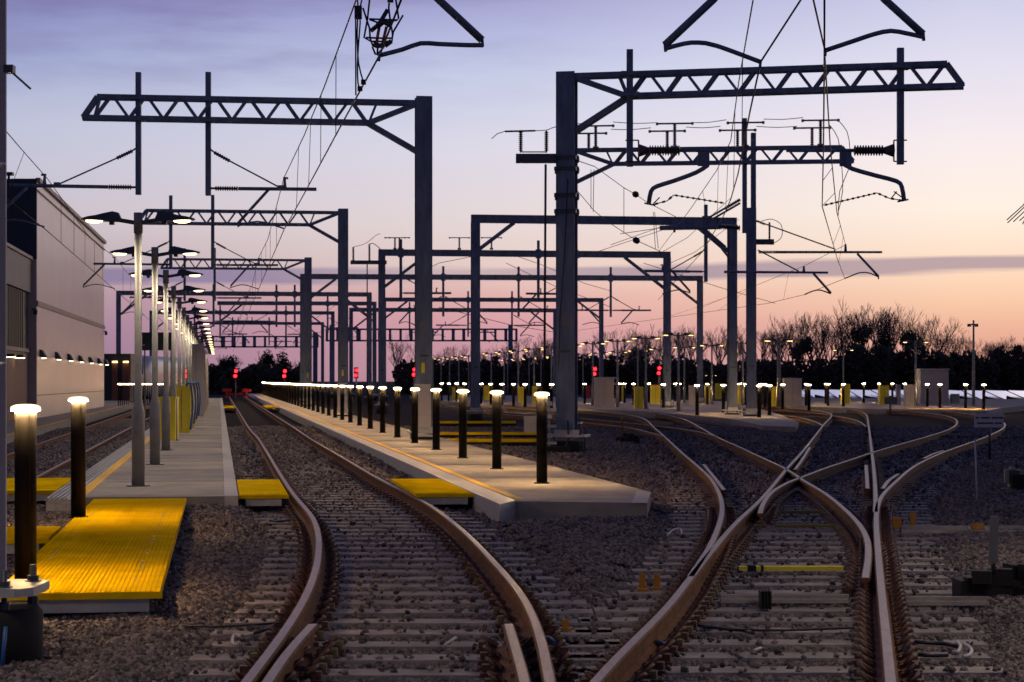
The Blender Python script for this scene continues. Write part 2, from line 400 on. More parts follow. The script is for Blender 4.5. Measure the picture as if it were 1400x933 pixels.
for pts in ([(962,635),(976,652),(990,670)], [(1107,612),(1097,628),(1087,642)], [(1184,636),(1185,650),(1186,668)], [(1228,648),(1215,657),(1207,668)], [(1290,616),(1275,621),(1263,627)]):
    rail(from_px(pts), turn, 'check_rail', False, sm=2)
t1b = thing('railway_track', 'rusty side track joining the turnout from the left behind the tall front mast', 'railway track', (0,0,0))
rail(from_px([(908.6,597),(890,592),(865.7,586),(835,582),(802.5,578.5),(740,571),(660,565)]), t1b, clip=False)
rail(from_px([(979,597),(968.6,593.6),(941,588),(900,583),(855,578),(801,573),(740,568),(670,562.5)]), t1b, clip=False)
t1d = thing('railway_track', 'rusty curved siding track meeting the straight rails beside the platform tip', 'railway track', (0,0,0))
rail(from_px([(1126,583),(1114,576.5),(1094,571),(1057,567),(1000,563.5)]), t1d, clip=False)
rail(from_px([(1184,583),(1171,575),(1143,569),(1112,565),(1050,561.5)]), t1d, clip=False)
t2 = thing('railway_track', 'rusty straight railway track between the cladded depot wall and the lamp post platform', 'railway track', (0,0,0))
rail([A(-2.83, t) for t in (14, 40, 80, 160)], t2, sm=0, step=4, clip=False, label='rail nearest the lamp post platform')
rail([A(-4.27, t) for t in (14, 40, 80, 160)], t2, sm=0, step=4, clip=False, label='rail nearest the depot wall')

# sleepers: long timbers spanning whatever rails run side by side
SLEEP = []
def sleeper_rows(parent, tracks, y0, y1, step, name='sleeper', ext=0.52, cap=96):
    y = y0; n = 0; rr = random.Random(3)
    while y < y1 and n < cap:
        iv = []
        for a, c in tracks:
            xa, xc = xat(a, y), xat(c, y)
            if xa and xc:
                l_, r_ = min(xa[0], xc[0]), max(xa[0], xc[0])
                if r_-l_ < 2.6: iv.append([l_-ext, r_+ext])
        iv.sort(); out = []
        for i in iv:
            if out and i[0] <= out[-1][1]+0.1: out[-1][1] = max(out[-1][1], i[1])
            else: out.append(i)
        for a, c in out:
            a += rr.uniform(-.06,.06); c += rr.uniform(-.06,.06); tl = rr.uniform(-.008,.008)
            mb = MB(); mb.bar((a, y-0.00+tl, -0.07), (c, y-tl, -0.07), 0.26, 0.14)
            mb.build(name, 'sleeper', parent); SLEEP.append((a, c, y)); n += 1
        y += step
sleeper_rows(track, LEFTQ, 9.2, 66, 0.62, ext=0.52)
RT = [(TL['B1'], TL['B3']), (TL['B2'], TL['B4']), (TL['B2'], TL['B5']), (TL['B6'], TL['B4']), (TL['B2'], TL['B3'])]
sleeper_rows(turn, RT, 9.3, 60, 0.62, ext=0.62)
for k in range(60):
    p = A(-3.55, 16+k*1.3); mb = MB(); mb.bar(A(-4.8, 16+k*1.3, -0.07), A(-2.3, 16+k*1.3, -0.07), 0.26, 0.13); mb.build('sleeper', 'sleeper', t2)

# ------------------------------------------------------------------ ballast stones
def ico():
    t = (1+5**.5)/2; v = np.array([(-1,t,0),(1,t,0),(-1,-t,0),(1,-t,0),(0,-1,t),(0,1,t),(0,-1,-t),(0,1,-t),(t,0,-1),(t,0,1),(-t,0,-1),(-t,0,1)], float); v /= np.linalg.norm(v[0])
    f = np.array([(0,11,5),(0,5,1),(0,1,7),(0,7,10),(0,10,11),(1,5,9),(5,11,4),(11,10,2),(10,7,6),(7,1,8),(3,9,4),(3,4,2),(3,2,6),(3,6,8),(3,8,9),(4,9,5),(2,4,11),(6,2,10),(8,6,7),(9,8,1)]); return v, f
def chunk():
    v = np.array([(-1,-1,-1),(1,-1,-1),(1,1,-1),(-1,1,-1),(-1,-1,1),(1,-1,1),(1,1,1),(-1,1,1)], float)*0.72
    f = np.array([(0,2,1),(0,3,2),(4,5,6),(4,6,7),(0,1,5),(0,5,4),(1,2,6),(1,6,5),(2,3,7),(2,7,6),(3,0,4),(3,4,7)]); return v, f
def octa():
    v = np.array([(1,0,0),(-1,0,0),(0,1,0),(0,-1,0),(0,0,1),(0,0,-1)], float); f = np.array([(0,2,4),(2,1,4),(1,3,4),(3,0,4),(2,0,5),(1,2,5),(3,1,5),(0,3,5)]); return v, f
PLATS = []      # polygons stones must avoid
PL_L = [A(-2.10, 25.8), A(0.23, 25.8), A(0.23, 175), A(-2.10, 175)]
PL_R = [G(683,690,.22), G(885,688,.22), G(890,673,.22), A(5.56, 34), A(5.56, 235), A(3.25, 235)]
PL_B = [A(-12.5, 20), A(-5.30, 20), A(-5.30, 160), A(-12.5, 160)]
def inside(poly, X, Y):
    r = np.zeros(len(X), bool); n = len(poly)
    for i in range(n):
        x1, y1 = poly[i][0], poly[i][1]; x2, y2 = poly[(i+1) % n][0], poly[(i+1) % n][1]
        c = ((y1 > Y) != (y2 > Y)); xi = (x2-x1)*(Y-y1)/((y2-y1) if y2 != y1 else 1e-9)+x1; r ^= (c & (X < xi))
    return r
rng = np.random.default_rng(5)
SL = np.array(SLEEP)
def height(X, Y):
    hg = 0.035+0.085*np.exp(-((X+4.4)/1.6)**2-((Y-24.6)/2.2)**2)+0.05*np.exp(-((X-1.0)/1.6)**2-((Y-22.6)/1.2)**2)+0.018*np.sin(X*1.3+Y*0.7)+0.012*np.sin(X*3.1-Y*1.9)+0.008*np.sin(X*7.3+Y*5.1)
    f = np.ones(len(X))
    for a, c, y in SL:
        sel = np.abs(Y-y) < 0.335
        if sel.any(): f[sel] = np.minimum(f[sel], np.clip(np.maximum(a-X[sel], X[sel]-c)/0.4+0.1, 0, 1))
    f = f*f*(3-2*f); return -0.030*(1-f)+hg*f
gx = np.arange(-24, 24.01, 0.2); gy = np.arange(7.0, 78, 0.2); XX, YY = np.meshgrid(gx, gy); hh = height(XX.ravel(), YY.ravel())-0.022
edge = np.clip((78-YY.ravel())/6, 0, 1); hh = hh*edge-0.07*(1-edge)
bd = MB(); nxx = len(gx); bd.v = list(zip(XX.ravel().tolist(), YY.ravel().tolist(), hh.tolist()))
for j in range(len(gy)-1):
    for i in range(nxx-1): bd.f.append((j*nxx+i, j*nxx+i+1, (j+1)*nxx+i+1, (j+1)*nxx+i))
bd.m = [0]*len(bd.f); bd.sm = [True]*len(bd.f)
tag(bd.build('ballast_ground', 'ballast_bed'), kind='structure')
def stones(y0, y1, dens, r0, base, name):
    area = (y1-y0)*0.29*(y0+y1)+(y1-y0)*1.6; n = int(area*dens)
    Y = np.sqrt(rng.uniform(y0**2, y1**2, n)); X = rng.uniform(-1, 1, n)*(0.29*Y+0.8)
    keep = ~(inside(PL_L, X, Y) | inside(PL_R, X, Y) | inside(PL_B, X, Y)); X = X[keep]; Y = Y[keep]; n = len(X)
    hgt = height(X, Y)
    # between rails the ballast sits a little lower, bare over the sleepers
    on = np.zeros(n, bool); mid = np.zeros(n, bool)
    for a, c, y in SL:
        if y < y0-1 or y > y1+1: continue
        sel = (np.abs(Y-y) < np.where(rng.random(n) < 0.15, 0.09, 0.135)) & (X > a) & (X < c); on |= sel
        mid |= (np.abs(Y-y) < 0.33) & (X > a) & (X < c)
    cover = np.clip((Y-24)/22, 0, 1)*0.40+0.04
    drop = on & (rng.random(n) > cover); X, Y, hgt, on, mid = (q[~drop] for q in (X, Y, hgt, on, mid)); n = len(X)
    # keep the rails themselves clear
    near = np.zeros(n, bool)
    for Q in [QL, QR]+list(TL.values()):
        q = np.array([(p.x, p.y) for p in Q]); q = q[(q[:,1] > y0-1) & (q[:,1] < y1+1)]
        if len(q) < 2: continue
        o = np.argsort(q[:,1]); xi = np.interp(Y, q[o,1], q[o,0]); near |= np.abs(X-xi) < 0.10
    X, Y, hgt, on, mid = (q[~near] for q in (X, Y, hgt, on, mid)); n = len(X)
    v, f = base; m = len(v)
    S = r0*rng.uniform(0.55, 1.35, (n,1,1))*rng.uniform(0.7, 1.25, (n,1,3))
    P = v[None]*(1+rng.uniform(-0.45, 0.35, (n, m, 3)))*S
    q = rng.normal(size=(n,4)); q /= np.linalg.norm(q, axis=1)[:,None]; w,x,y,z = q.T
    R = np.stack([1-2*(y*y+z*z),2*(x*y-z*w),2*(x*z+y*w),2*(x*y+z*w),1-2*(x*x+z*z),2*(y*z-x*w),2*(x*z-y*w),2*(y*z+x*w),1-2*(x*x+y*y)], 1).reshape(n,3,3)
    P = np.einsum('nij,nmj->nmi', R, P)
    Z = np.where(on, r0*0.5, hgt-0.006)+rng.uniform(-0.010, 0.012, n)
    P += np.stack([X, Y, Z], 1)[:,None,:]
    me = bpy.data.meshes.new(name); nf = len(f)
    F = (f[None]+(np.arange(n)*m)[:,None,None]).reshape(-1)
    me.vertices.add(n*m); me.vertices.foreach_set('co', P.reshape(-1).astype(np.float32))
    me.loops.add(n*nf*3); me.loops.foreach_set('vertex_index', F.astype(np.int32))
    me.polygons.add(n*nf); me.polygons.foreach_set('loop_start', np.arange(0, n*nf*3, 3, dtype=np.int32)); me.polygons.foreach_set('loop_total', np.full(n*nf, 3, dtype=np.int32))
    me.update(calc_edges=True); me.materials.append(M['ballast_stone'])
    o = bpy.data.objects.new(name, me); C.objects.link(o)
    return tag(o, 'grey brown crushed stone ballast covering the ground around the tracks', 'ballast', kind='stuff')
stones(8.8, 14, 2200, 0.0175, chunk(), 'ballast')
stones(14, 22, 1500, 0.020, chunk(), 'ballast')
stones(22, 36, 640, 0.027, octa(), 'ballast')
stones(36, 72, 190, 0.040, octa(), 'ballast')

# ------------------------------------------------------------------ platforms
def slab(name, poly, z, label, edges=True):
    t = thing(name, label, 'platform', (poly[0][0], poly[0][1], 0)); xy = [(p[0], p[1]) for p in poly]
    MB().prism(xy, -0.10, z, 0, 1).build('deck', ['concrete_edge', 'concrete'], t); return t
ZP = 0.22
pl = slab('platform', [A(-1.80,25.8), A(0.06,25.8), A(0.06,175), A(-1.80,175)], ZP, 'pale concrete platform with the row of tall double-headed lamp posts, left of the middle track')
MB().prism([(p.x,p.y) for p in (A(0.062,25.8),A(0.23,25.8),A(0.23,175),A(0.062,175))], -0.10, ZP+0.004).build('coping', 'coping', pl)
MB().prism([(p.x,p.y) for p in (A(-1.79,25.85),A(-1.66,25.85),A(-1.66,175),A(-1.79,175))], ZP+0.001, ZP+0.006).build('edge_line', 'yellow_paint', pl)
tb = MB(); tb.prism([(p.x,p.y) for p in (A(-2.10,25.6),A(-1.803,25.6),A(-1.803,175),A(-2.10,175))], -0.10, ZP-0.012)
for k in range(5):
    s0 = -2.095+k*0.058; tb.prism([(p.x,p.y) for p in (A(s0,25.55),A(s0+0.028,25.55),A(s0+0.028,120),A(s0,120))], ZP-0.012, ZP+0.012)
tb.build('ribbed_strip', 'tactile', pl)
pr = slab('platform', [A(3.52,24.3), G(885,688,.22), G(890,673,.22), A(5.56,34), A(5.56,235), A(3.52,235)], ZP, 'pale concrete platform carrying the long row of glowing bollards, right of the middle track')
c1 = G(683,690,.22)
MB().prism([(c1.x,c1.y)]+[(p.x,p.y) for p in (A(3.515,24.3),A(3.515,235),A(3.25,235))], -0.10, ZP+0.004).build('coping', 'tactile', pr)
MB().prism([(p.x,p.y) for p in (A(3.55,24.6),A(3.66,24.6),A(3.66,150),A(3.55,150))], ZP+0.001, ZP+0.006).build('edge_line', 'yellow_paint', pr)
g1, g2 = G(885,688,.224), G(890,673,.224)
MB().prism([(g1.x-.18,g1.y+0.02),(g1.x-0.003,g1.y+0.03),(g2.x-0.003,g2.y),(g2.x-.16,g2.y+0.3)], ZP+0.001, ZP+0.007).build('corner_coping', 'coping', pr)
for k in range(44):          # concrete joints showing as thin dark lines
    sb = MB(); t = 28+k*4.68; sb.prism([(p.x,p.y) for p in (A(3.68,t-0.008+2.3),A(5.5,t-0.008+2.3),A(5.5,t+0.012+2.3),A(3.68,t+0.012+2.3))], ZP+0.0005, ZP+0.003); sb.build('joint', 'seam', pr)
for k in range(24):
    sb = MB(); t = 29.7+k*3.7; sb.prism([(p.x,p.y) for p in (A(-1.6,t),A(0.05,t),A(0.05,t+.02),A(-1.6,t+.02))], ZP+0.0005, ZP+0.003); sb.build('joint', 'seam', pl)
pb = slab('platform', PL_B, ZP, 'concrete walkway with a yellow line along the foot of the cladded depot wall')
MB().prism([(p.x,p.y) for p in (A(-5.62,20),A(-5.48,20),A(-5.48,150),A(-5.62,150))], ZP+0.001, ZP+0.006).build('edge_line', 'yellow_paint', pb)
p2 = slab('platform', [G(610,548.5,.22),G(700,553,.22),G(791,557.5,.22),G(926,566,.22),G(1000,573,.22),G(1042,582,.22),G(1088,584,.22),G(1092,578,.22),G(1064,566,.22),G(1030,557,.22),G(1000,549,.22),G(700,541,.22),G(560,541,.22)], ZP,
          'long lamp-lit concrete platform with yellow boxes across the middle distance behind the front mast')
p3 = slab('platform', [G(1070,553,.22),G(1120,556.5,.22),G(1180,559,.22),G(1260,560.5,.22),G(1350,562.5,.22),G(1370,558,.22),G(1420,553,.22),G(1420,546,.22),G(1060,544,.22)], ZP,
          'lamp-lit concrete platform with white hut and bollards at the far right')
e3 = [G(1240,559.2,.226),G(1350,561.2,.226),G(1352,559.6,.226),G(1240,557.6,.226)]
MB().prism([(p.x,p.y) for p in e3], ZP+0.001, ZP+0.006).build('edge_line', 'yellow_paint', p3)

# ------------------------------------------------------------------ yellow gratings
def grating(label, s0, s1, t0, t1, along=True, z=0.215, ribs=True, legs=True, cells=0.034):
    t = thing('walkway_grating', label, 'walkway', tuple(A(s0, t0)))
    mb = MB(); P = lambda a, c, z=0: A(a, c, z)
    q = lambda a0, a1, b0, b1: [(p.x, p.y) for p in (A(a0,b0), A(a1,b0), A(a1,b1), A(a0,b1))]
    mb.prism(q(s0, s1, t0, t1), z-0.045, z-0.010, 1)
    if ribs:
        if along:
            k = s0+0.01
            while k < s1-0.02: mb.prism(q(k, k+cells*0.74, t0, t1), z-0.012, z, 0); k += cells
        else:
            k = t0+0.01
            while k < t1-0.02: mb.prism(q(s0, s1, k, k+cells*0.74), z-0.012, z, 0); k += cells
        mb.prism(q(s0-.012, s1+.012, t0-0.014, t0-0.001), z-0.046, z+0.001, 0)
    else: mb.prism(q(s0, s1, t0, t1), z-0.010, z, 0)
    mb.build('deck', ['grating', 'grating_dark'], t)
    if legs:
        j = MB(); j.bar(A(s0+.08, t0+.05, z-.095), A(s1-.08, t0+.05, z-.095), 0.05, 0.09); j.bar(A(s0+.08, t1-.1, z-.095), A(s1-.08, t1-.1, z-.095), 0.05, 0.09)
        for s in (s0+.1, s1-.13): j.bar(A(s, t0+.08, z-.095), A(s, t1-.12, z-.095), 0.05, 0.088)
        j.build('joist', 'galvanised_pale', t)
        k = t0+.3
        while k < t1:
            for s in (s0+.25, s1-.3): MB().box(A(s, k, 0.02), (0.14, 0.14, 0.2), 0.142).build('foot', 'black', t)
            k += 1.8
    return t
w1 = grating('long yellow slatted walkway in the left foreground leading up to the platform', -1.53, -0.40, 14.25, 25.55)
sb = MB(); rr = random.Random(4)
for s in (-1.36, -0.60):
    k = 14.8
    while k < 25.3:
        if rr.random() < 0.55: sb.box(A(s+rr.uniform(-.01,.01), k, 0.2165), (0.022, 0.035, 0.004), 0.14)
        k += 0.38
sb.build('fixing', 'white', w1)
grating('yellow slatted side walkway reaching left from the long foreground walkway', -4.2, -1.56, 19.2, 20.8, along=False)
grating('yellow slatted crossing board over the track left of the near lamp posts', -4.9, -2.14, 27.6, 31.2, along=False)
grating('small square yellow board between the left platform and the middle track', 0.25, 0.86, 26.1, 30.3, legs=True)
grating('yellow board bridging the middle track and the bollard platform', 2.50, 3.24, 26.1, 30.2, legs=True)
grating('far yellow board between the left platform and the middle track', 0.25, 0.86, 112, 121, ribs=False, legs=False)
grating('far yellow board bridging the middle track and bollard platform', 2.50, 3.24, 112, 121, ribs=False, legs=False)
def cross_board(label, x0, x1, py, dY=0.55):
    p0 = G(x0, py, .20); p1 = G(x1, py, .20); t = thing('crossing_board', label, 'board', (p0.x, p0.y, 0))
    mb = MB(); mb.prism([(p0.x,p0.y),(p1.x,p1.y),(p1.x,p1.y+dY),(p0.x,p0.y+dY)], 0.13, 0.20); mb.build('deck', 'grating', t)
    mb = MB(); mb.prism([(p0.x,p0.y+.06),(p1.x,p1.y+.06),(p1.x,p1.y+dY-.06),(p0.x,p0.y+dY-.06)], -0.04, 0.128); mb.build('bearer', 'black', t)
cross_board('nearest yellow crossing board between bollard platform and front mast', 604, 742, 601)
cross_board('second yellow crossing board behind the nearest one beside the front mast', 600, 742, 591.5)
cross_board('third and farthest yellow crossing board left of the front mast', 575, 705, 576.5, 0.8)

# ------------------------------------------------------------------ lit bollards
def bollard_proto(label):
    t = thing('lit_bollard', label, 'bollard', (0,0,0), 'illuminated bollards on the platforms')
    b = MB(); b.lathe([(0.078,0.0),(0.078,1.236),(0.070,1.252)], (0,0,0), 14); 
    for k in range(4):
        a = 2*math.pi*k/4+.6; b.bar((0.074*math.cos(a), 0.079*math.sin(a), 0.02), (0.079*math.cos(a), 0.079*math.sin(a), 1.22), 0.006, 0.012)
    b.build('post', 'bollard_body', t)
    MB().lathe([(0.11,0.0),(0.11,0.014)], (0,0,0.001), 16).build('base_plate', 'bollard_body', t)
    MB().lathe([(0.082,1.2375),(0.101,1.2400),(0.101,1.2495),(0.082,1.2515)], (0,0,0), 20).build('lamp_ring', 'lens', t)
    MB().lathe([(0.09,1.2520),(0.108,1.2550),(0.104,1.268),(0.080,1.281),(0.035,1.287)], (0,0,0), 20).build('lamp_dome', 'lens_dome', t)
    return t
bp0 = bollard_proto('first and nearest bollard of the long row on the right platform')
BOLL = []
for k in range(40):
    p = A(4.48, 28.4+4.72*k, ZP)
    lab = ordn(k)+' bollard from the near end of the long glowing row on the right platform'
    if k == 0: bp0.location = p; bp0['label'] = lab
    else: dup(bp0, p, lab)
for (x, y, z, lab) in ((35, 797, .205, 'nearest black glowing bollard at the left edge of the foreground yellow walkway'), (107, 708, .205, 'second black glowing bollard on the yellow walkway, in front of the nearest lamp post')):
    dup(bp0, G(x, y, z), lab)
FARB = [(953,568),(989,565),(1038,571),(1052,568),(1070,560),(1106,562),(1102,555),(1132,555),(1129,552),(1153,556),(1181,551),(1202,550),(1220,550),(1237,551),
 (1268,556),(1285,558.5),(1320,558.5),(1345,560),(967,553),(1011,552),(1018,553),(1040,555),(1046,557)]
for i, (x, y) in enumerate(sorted(FARB)):
    dup(bp0, G(x, y, ZP), ordn(i)+' bollard from the left on the far right lamp-lit platforms', 'bollards on the far right platforms')
MIDB = [(604,548),(613.5,548.5),(624,549),(635,550),(646,551),(658,552),(671,553.5),(686,554.5),(702,556),(718,557),(736,557),(754,558.5),(799.5,552),(848,550),(854,551),(866,553),(887,550.5),(907,558),(923,549),(929,549)]
for i, (x, y) in enumerate(MIDB):
    dup(bp0, G(x, y, ZP), ordn(i)+' small bollard from the left on the platform behind the front mast', 'bollards on the middle-distance platform')

# ------------------------------------------------------------------ lamp posts
def lamp_proto(label, lens):
    t = thing('lamp_post', label, 'lamp post', (0,0,0), 'double-headed lamp posts')
    b = MB(); b.lathe([(0.16,0.0),(0.16,0.015)], (0,0,0), 14); b.build('base_plate', 'dark_steel', t)
    b = MB(); b.lathe([(0.088,0.015),(0.088,1.02),(0.052,1.16),(0.050,3.68)], (0,0,0), 14); b.lathe([(0.062,3.46),(0.062,3.74)], (0,0,0), 12); b.build('pole', 'pole_grey', t)
    for s in (-1, 1):
        h = MB()
        h.bar((s*0.03,0,3.60), (s*0.33,0,3.645), 0.07, 0.055)
        prof = [(0.26,3.62,3.665,.05),(0.30,3.615,3.74,.07),(0.38,3.62,3.755,.10),(0.50,3.625,3.73,.14),(0.62,3.63,3.70,.17),(0.74,3.635,3.685,.16),(0.82,3.64,3.668,.12),(0.86,3.645,3.66,.05)]
        vs = []
        for x, z0, z1, w in prof: vs += [(s*x,-w,z0),(s*x,w,z0),(s*x,w*.75,z1),(s*x,-w*.75,z1)]
        fs = []
        for i in range(len(prof)-1):
            o = i*4; 
            for j in range(4): k = (j+1) % 4; fs.append((o+j,o+k,o+4+k,o+4+j) if s < 0 else (o+j,o+4+j,o+4+k,o+k))
        fs += [(0,1,2,3),(len(vs)-4,len(vs)-1,len(vs)-2,len(vs)-3)]
        h.add(vs, fs, 0); h.box((s*0.40,0,3.60), (0.07,0.07,0.05))
        h.v = [(x*.9, y, z) for x, y, z in h.v]; hh = h.build('lamp_head', 'lamp_shell', t)
        l = MB(); n = 16; cx = s*0.60
        l.tube([(cx,0,3.600),(cx,0,3.612),(cx,0,3.632)], [0.06,0.11,0.13], n)
        l.v = [((x-cx)*0.95+cx, y*0.8, z) for x, y, z in l.v]
        l.build('lens', lens, hh)
        if lens == 'lens_head':
            ld = bpy.data.lights.new('lamp_light', 'SPOT'); ld.energy = 105; ld.color = (1.0,0.80,0.55); ld.spot_size = math.radians(165); ld.spot_blend = 0.6; ld.shadow_soft_size = 0.1
            lo_ = bpy.data.objects.new('lamp_light', ld); C.objects.link(lo_); lo_.parent = hh; lo_.location = (cx, 0, 3.56)
    return t
lp = lamp_proto('nearest lamp post', 'lens_head')
for k in range(20):
    p = A(-1.10, 28.45+7.3*k, ZP); lab = ordn(k)+' double-headed lamp post from the near end of the left platform row'
    if k == 0: lp.location = p; lp['label'] = lab
    else: dup(lp, p, lab)
lf = None
for row, (c, y0, st, n, nm) in enumerate(((61500, 98, 7.5, 18, 'nearer row beyond the front mast'), (85500, 112, 7.5, 15, 'farther row beyond the front mast'))):
    for k in range(n):
        Y = y0+st*k; px = 300+c/Y; p = Vector(((px-700)*Y/FP, Y, ZP)); lab = ordn(k)+' lamp post from the right in the '+nm
        if lf is None: lf = lamp_proto(lab, 'lens_head_far'); lf.location = p
        else: dup(lf, p, lab, 'far lamp posts')
for px, Y, lab in ((1066,112,'slim double-headed lamp post beside the pinkish grey cabinet right of the columns'),(1153,146,'slim lamp post behind the small bollards left of the bright yellow box'),(1252,116,'slim double-headed lamp post standing in front of the white hut')):
    dup(lf, Vector(((px-700)*Y/FP, Y, ZP)), lab, 'far lamp posts')
for px, Y, h, lab in ((972,260,1.1,'tiny twin-headed lamp glowing low in front of the dark hedge'),):
    dup(lf, Vector(((px-700)*Y/FP, Y, -1.3)), lab, 'far lamp posts')
# unseen lit posts added just outside the picture to light the foreground ballast
dup(lp, (-4.3, 9.8, 0.0), 'added lamp post out of view on the left, lighting the foreground ballast', 'double-headed lamp posts')
dup(lp, (5.45, 17.6, 0.0), 'added lamp post just outside the right edge, lighting the ballast near the point machine', 'double-headed lamp posts')
dup(lp, (4.15, 11.2, 0.0), 'added lamp post just outside the view, lighting the right foreground ballast', 'double-headed lamp posts')

# ------------------------------------------------------------------ overhead line structures
K = lambda Y: FP/Y
def mast_parts(t, P, ztop, w=0.40, ang=0.0, zb=0.42, plate=0.75):
    c, s = math.cos(ang), math.sin(ang)
    m = MB(); h = ztop-zb; zc_ = (ztop+zb)/2
    for o in (-1, 1):
        m.box((P[0]-s*o*w*0.47, P[1]+c*o*w*0.47, zc_), (w, 0.022, h), ang)
    m.box((P[0], P[1], zc_), (0.02, w*0.92, h), ang)
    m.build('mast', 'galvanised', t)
    sp_ = MB(); sp_.box((P[0]+s*w*.49, P[1]-c*w*.49, zb+1.5+.9*w), (w*.55,.012,.05), ang)
    sp_.build('cable_clamp', 'dark_steel', t)
    b = MB(); b.box((P[0], P[1], zb-0.02), (plate, plate*.9, 0.05), ang); b.box((P[0], P[1], zb+0.05), (w*1.35, 0.02, 0.12), ang); b.box((P[0], P[1]-w*.5-.03, zb+0.05), (w*1.2, 0.018, 0.12), ang)
    b.build('base_plate', 'galvanised_pale', t)
    q = plate*0.38
    for i in (-1, 1):
        for j in (-1, 1):
            f = MB(); x = P[0]+c*i*q-s*j*q*.9; y = P[1]+s*i*q+c*j*q*.9
            f.tube([(x,y,-0.05),(x,y,zb+0.13)], 0.018, 6); f.lathe([(0.035,zb+0.006),(0.035,zb+0.04)], (x,y,0), 6, smooth=False); f.lathe([(0.035,zb-0.09),(0.035,zb-0.05)], (x,y,0), 6, smooth=False)
            f.build('anchor_bolt', 'dark_steel', t)
    g = MB(); g.lathe([(plate*.42,-0.1),(plate*.42,zb-0.17),(plate*.36,zb-0.14)], (P[0],P[1],0), 18); g.build('foundation', 'black', t)
def truss(t, P, d, L, ztop, depth=0.60, pitch=0.82, gap=0.28, ch=0.115, first=1.15, brace=1.0, w=0.4, doff=0.0):
    """lattice boom: two parallel lattice faces tied together"""
    P = Vector(P); d = Vector(d); n = Vector((-d.y, d.x, 0)); m = MB(); zb = ztop-depth; Z = Vector((0,0,1))
    at = lambda l, z, k: P+d*l+n*(k*gap/2)+Z*z
    s0 = w/2
    for k in (-1, 1):
        m.bar(at(s0, ztop-ch/2, k), at(L-0.35, ztop-ch/2, k), ch*.8, ch); m.bar(at(s0+first, zb+ch/2, k), at(L, zb+ch/2, k), ch*.8, ch)
        m.bar(at(L-0.36, ztop-ch/2, k), at(L-0.02, zb+ch/2, k), ch*.7, ch)
        m.bar(at(s0, ztop-ch*.8, k), at(s0+first, zb+ch*.5, k), ch*.7, ch*.95)
        m.bar(at(s0+first, zb+ch*.5, k), at(s0+first+0.15-.35, ztop-ch/2, k), 0.05, 0.055)
        l = s0+first+0.05; off = 0.0 if k < 0 else doff
        while l+pitch < L-0.15:
            a, b_, c = l, l+pitch/2, l+pitch
            m.bar(at(a+off*.5, zb+ch/2, k), at(b_-.05+off*.5, ztop-ch/2, k), 0.05, 0.06); m.bar(at(b_+.05+off*.5, ztop-ch/2, k), at(c+off*.5, zb+ch/2, k), 0.05, 0.06)
            l += pitch
        m.bar(at(l, zb+ch/2, k), at(min(l+pitch/2, L-.42), ztop-ch/2, k), 0.05, 0.06)
    l = s0+first
    while l < L-.4:
        m.bar(at(l, ztop-0.02, -1), at(l, ztop-0.02, 1), 0.06, 0.012); m.bar(at(l, zb+0.02, -1), at(l, zb+0.02, 1), 0.06, 0.012); l += pitch
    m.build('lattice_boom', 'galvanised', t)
    m = MB()
    for k in (-.7, .7): m.bar(at(s0+first+0.02, zb+ch*.4, k), at(s0-0.02, zb-brace*0.62, k), ch*.75, ch)
    m.build('knee_brace', 'galvanised', t)
def drop_post(t, P, z0, z1, w=0.125):
    m = MB(); P = Vector(P); m.bar((P.x,P.y,z0), (P.x,P.y,z1), w, w)
    return m.build('drop_post', 'galvanised', t)
def clampbox(t, P, z, w=0.2, h=0.10):
    MB().box((P[0],P[1],z), (w, w, h)).build('bracket', 'galvanised', t)
def arm(t, P, d, zt=6.34, L=2.6, stay=1.45, clamp=1.87, a1=1.5, a2=0.8, zcon=5.38, ac=1.87, r=0.038, sdz=0.95, zarm=None):
    """insulated cantilever: top tube, stay, wire clamp, registration tube and steady arm"""
    P = Vector(P); d = Vector(d); Z = Vector((0,0,1)); at = lambda l, z: P+d*l+Z*z
    m = MB(); m.tube([at(0.72, zt), at(L, zt+0.01)], r*1.15, 8); m.tube([at(0.5, zt+sdz-0.5*sdz/stay), at(stay, zt+0.03)], r*.55, 6)
    m.tube([at(a1, zt-0.02), at(a2, zcon+0.12)], r*.95, 8)
    sg = 1 if a2 > a1 else -1
    m.tube([at(a2, zcon+0.12), at(a2, zcon+0.02)], r*.5, 6)
    k = [(a2, zcon+0.05), (a2+(ac-a2)*.3, zcon+0.15), (a2+(ac-a2)*.55, zcon+0.15), (ac, zcon)]
    m.tube(catmull([at(*q) for q in k], 0.12), r*.55, 6)
    m.tube([at(clamp, zt), at(clamp, zt+0.24)], [0.055, 0.028], 6); m.box(at(clamp+.02, zt+0.27), (0.12,0.06,0.05))
    m.box(at(stay, zt+0.05), (0.14,0.07,0.09))
    c = m.build('cantilever_arm', 'galvanised', t)
    i = MB(); i.ins(at(0.16, zt), at(0.72, zt), 0.065); i.tube([at(0.05, zt), at(0.2, zt)], 0.03, 6)
    i.ins(at(0.14, zt+sdz*(1-0.14/stay)), at(0.52, zt+sdz*(1-0.52/stay)), 0.05); i.tube([at(0.05, zt+sdz), at(0.16, zt+sdz*(1-0.16/stay))], 0.022, 6)
    i.build('insulator', 'insulator', c); return c
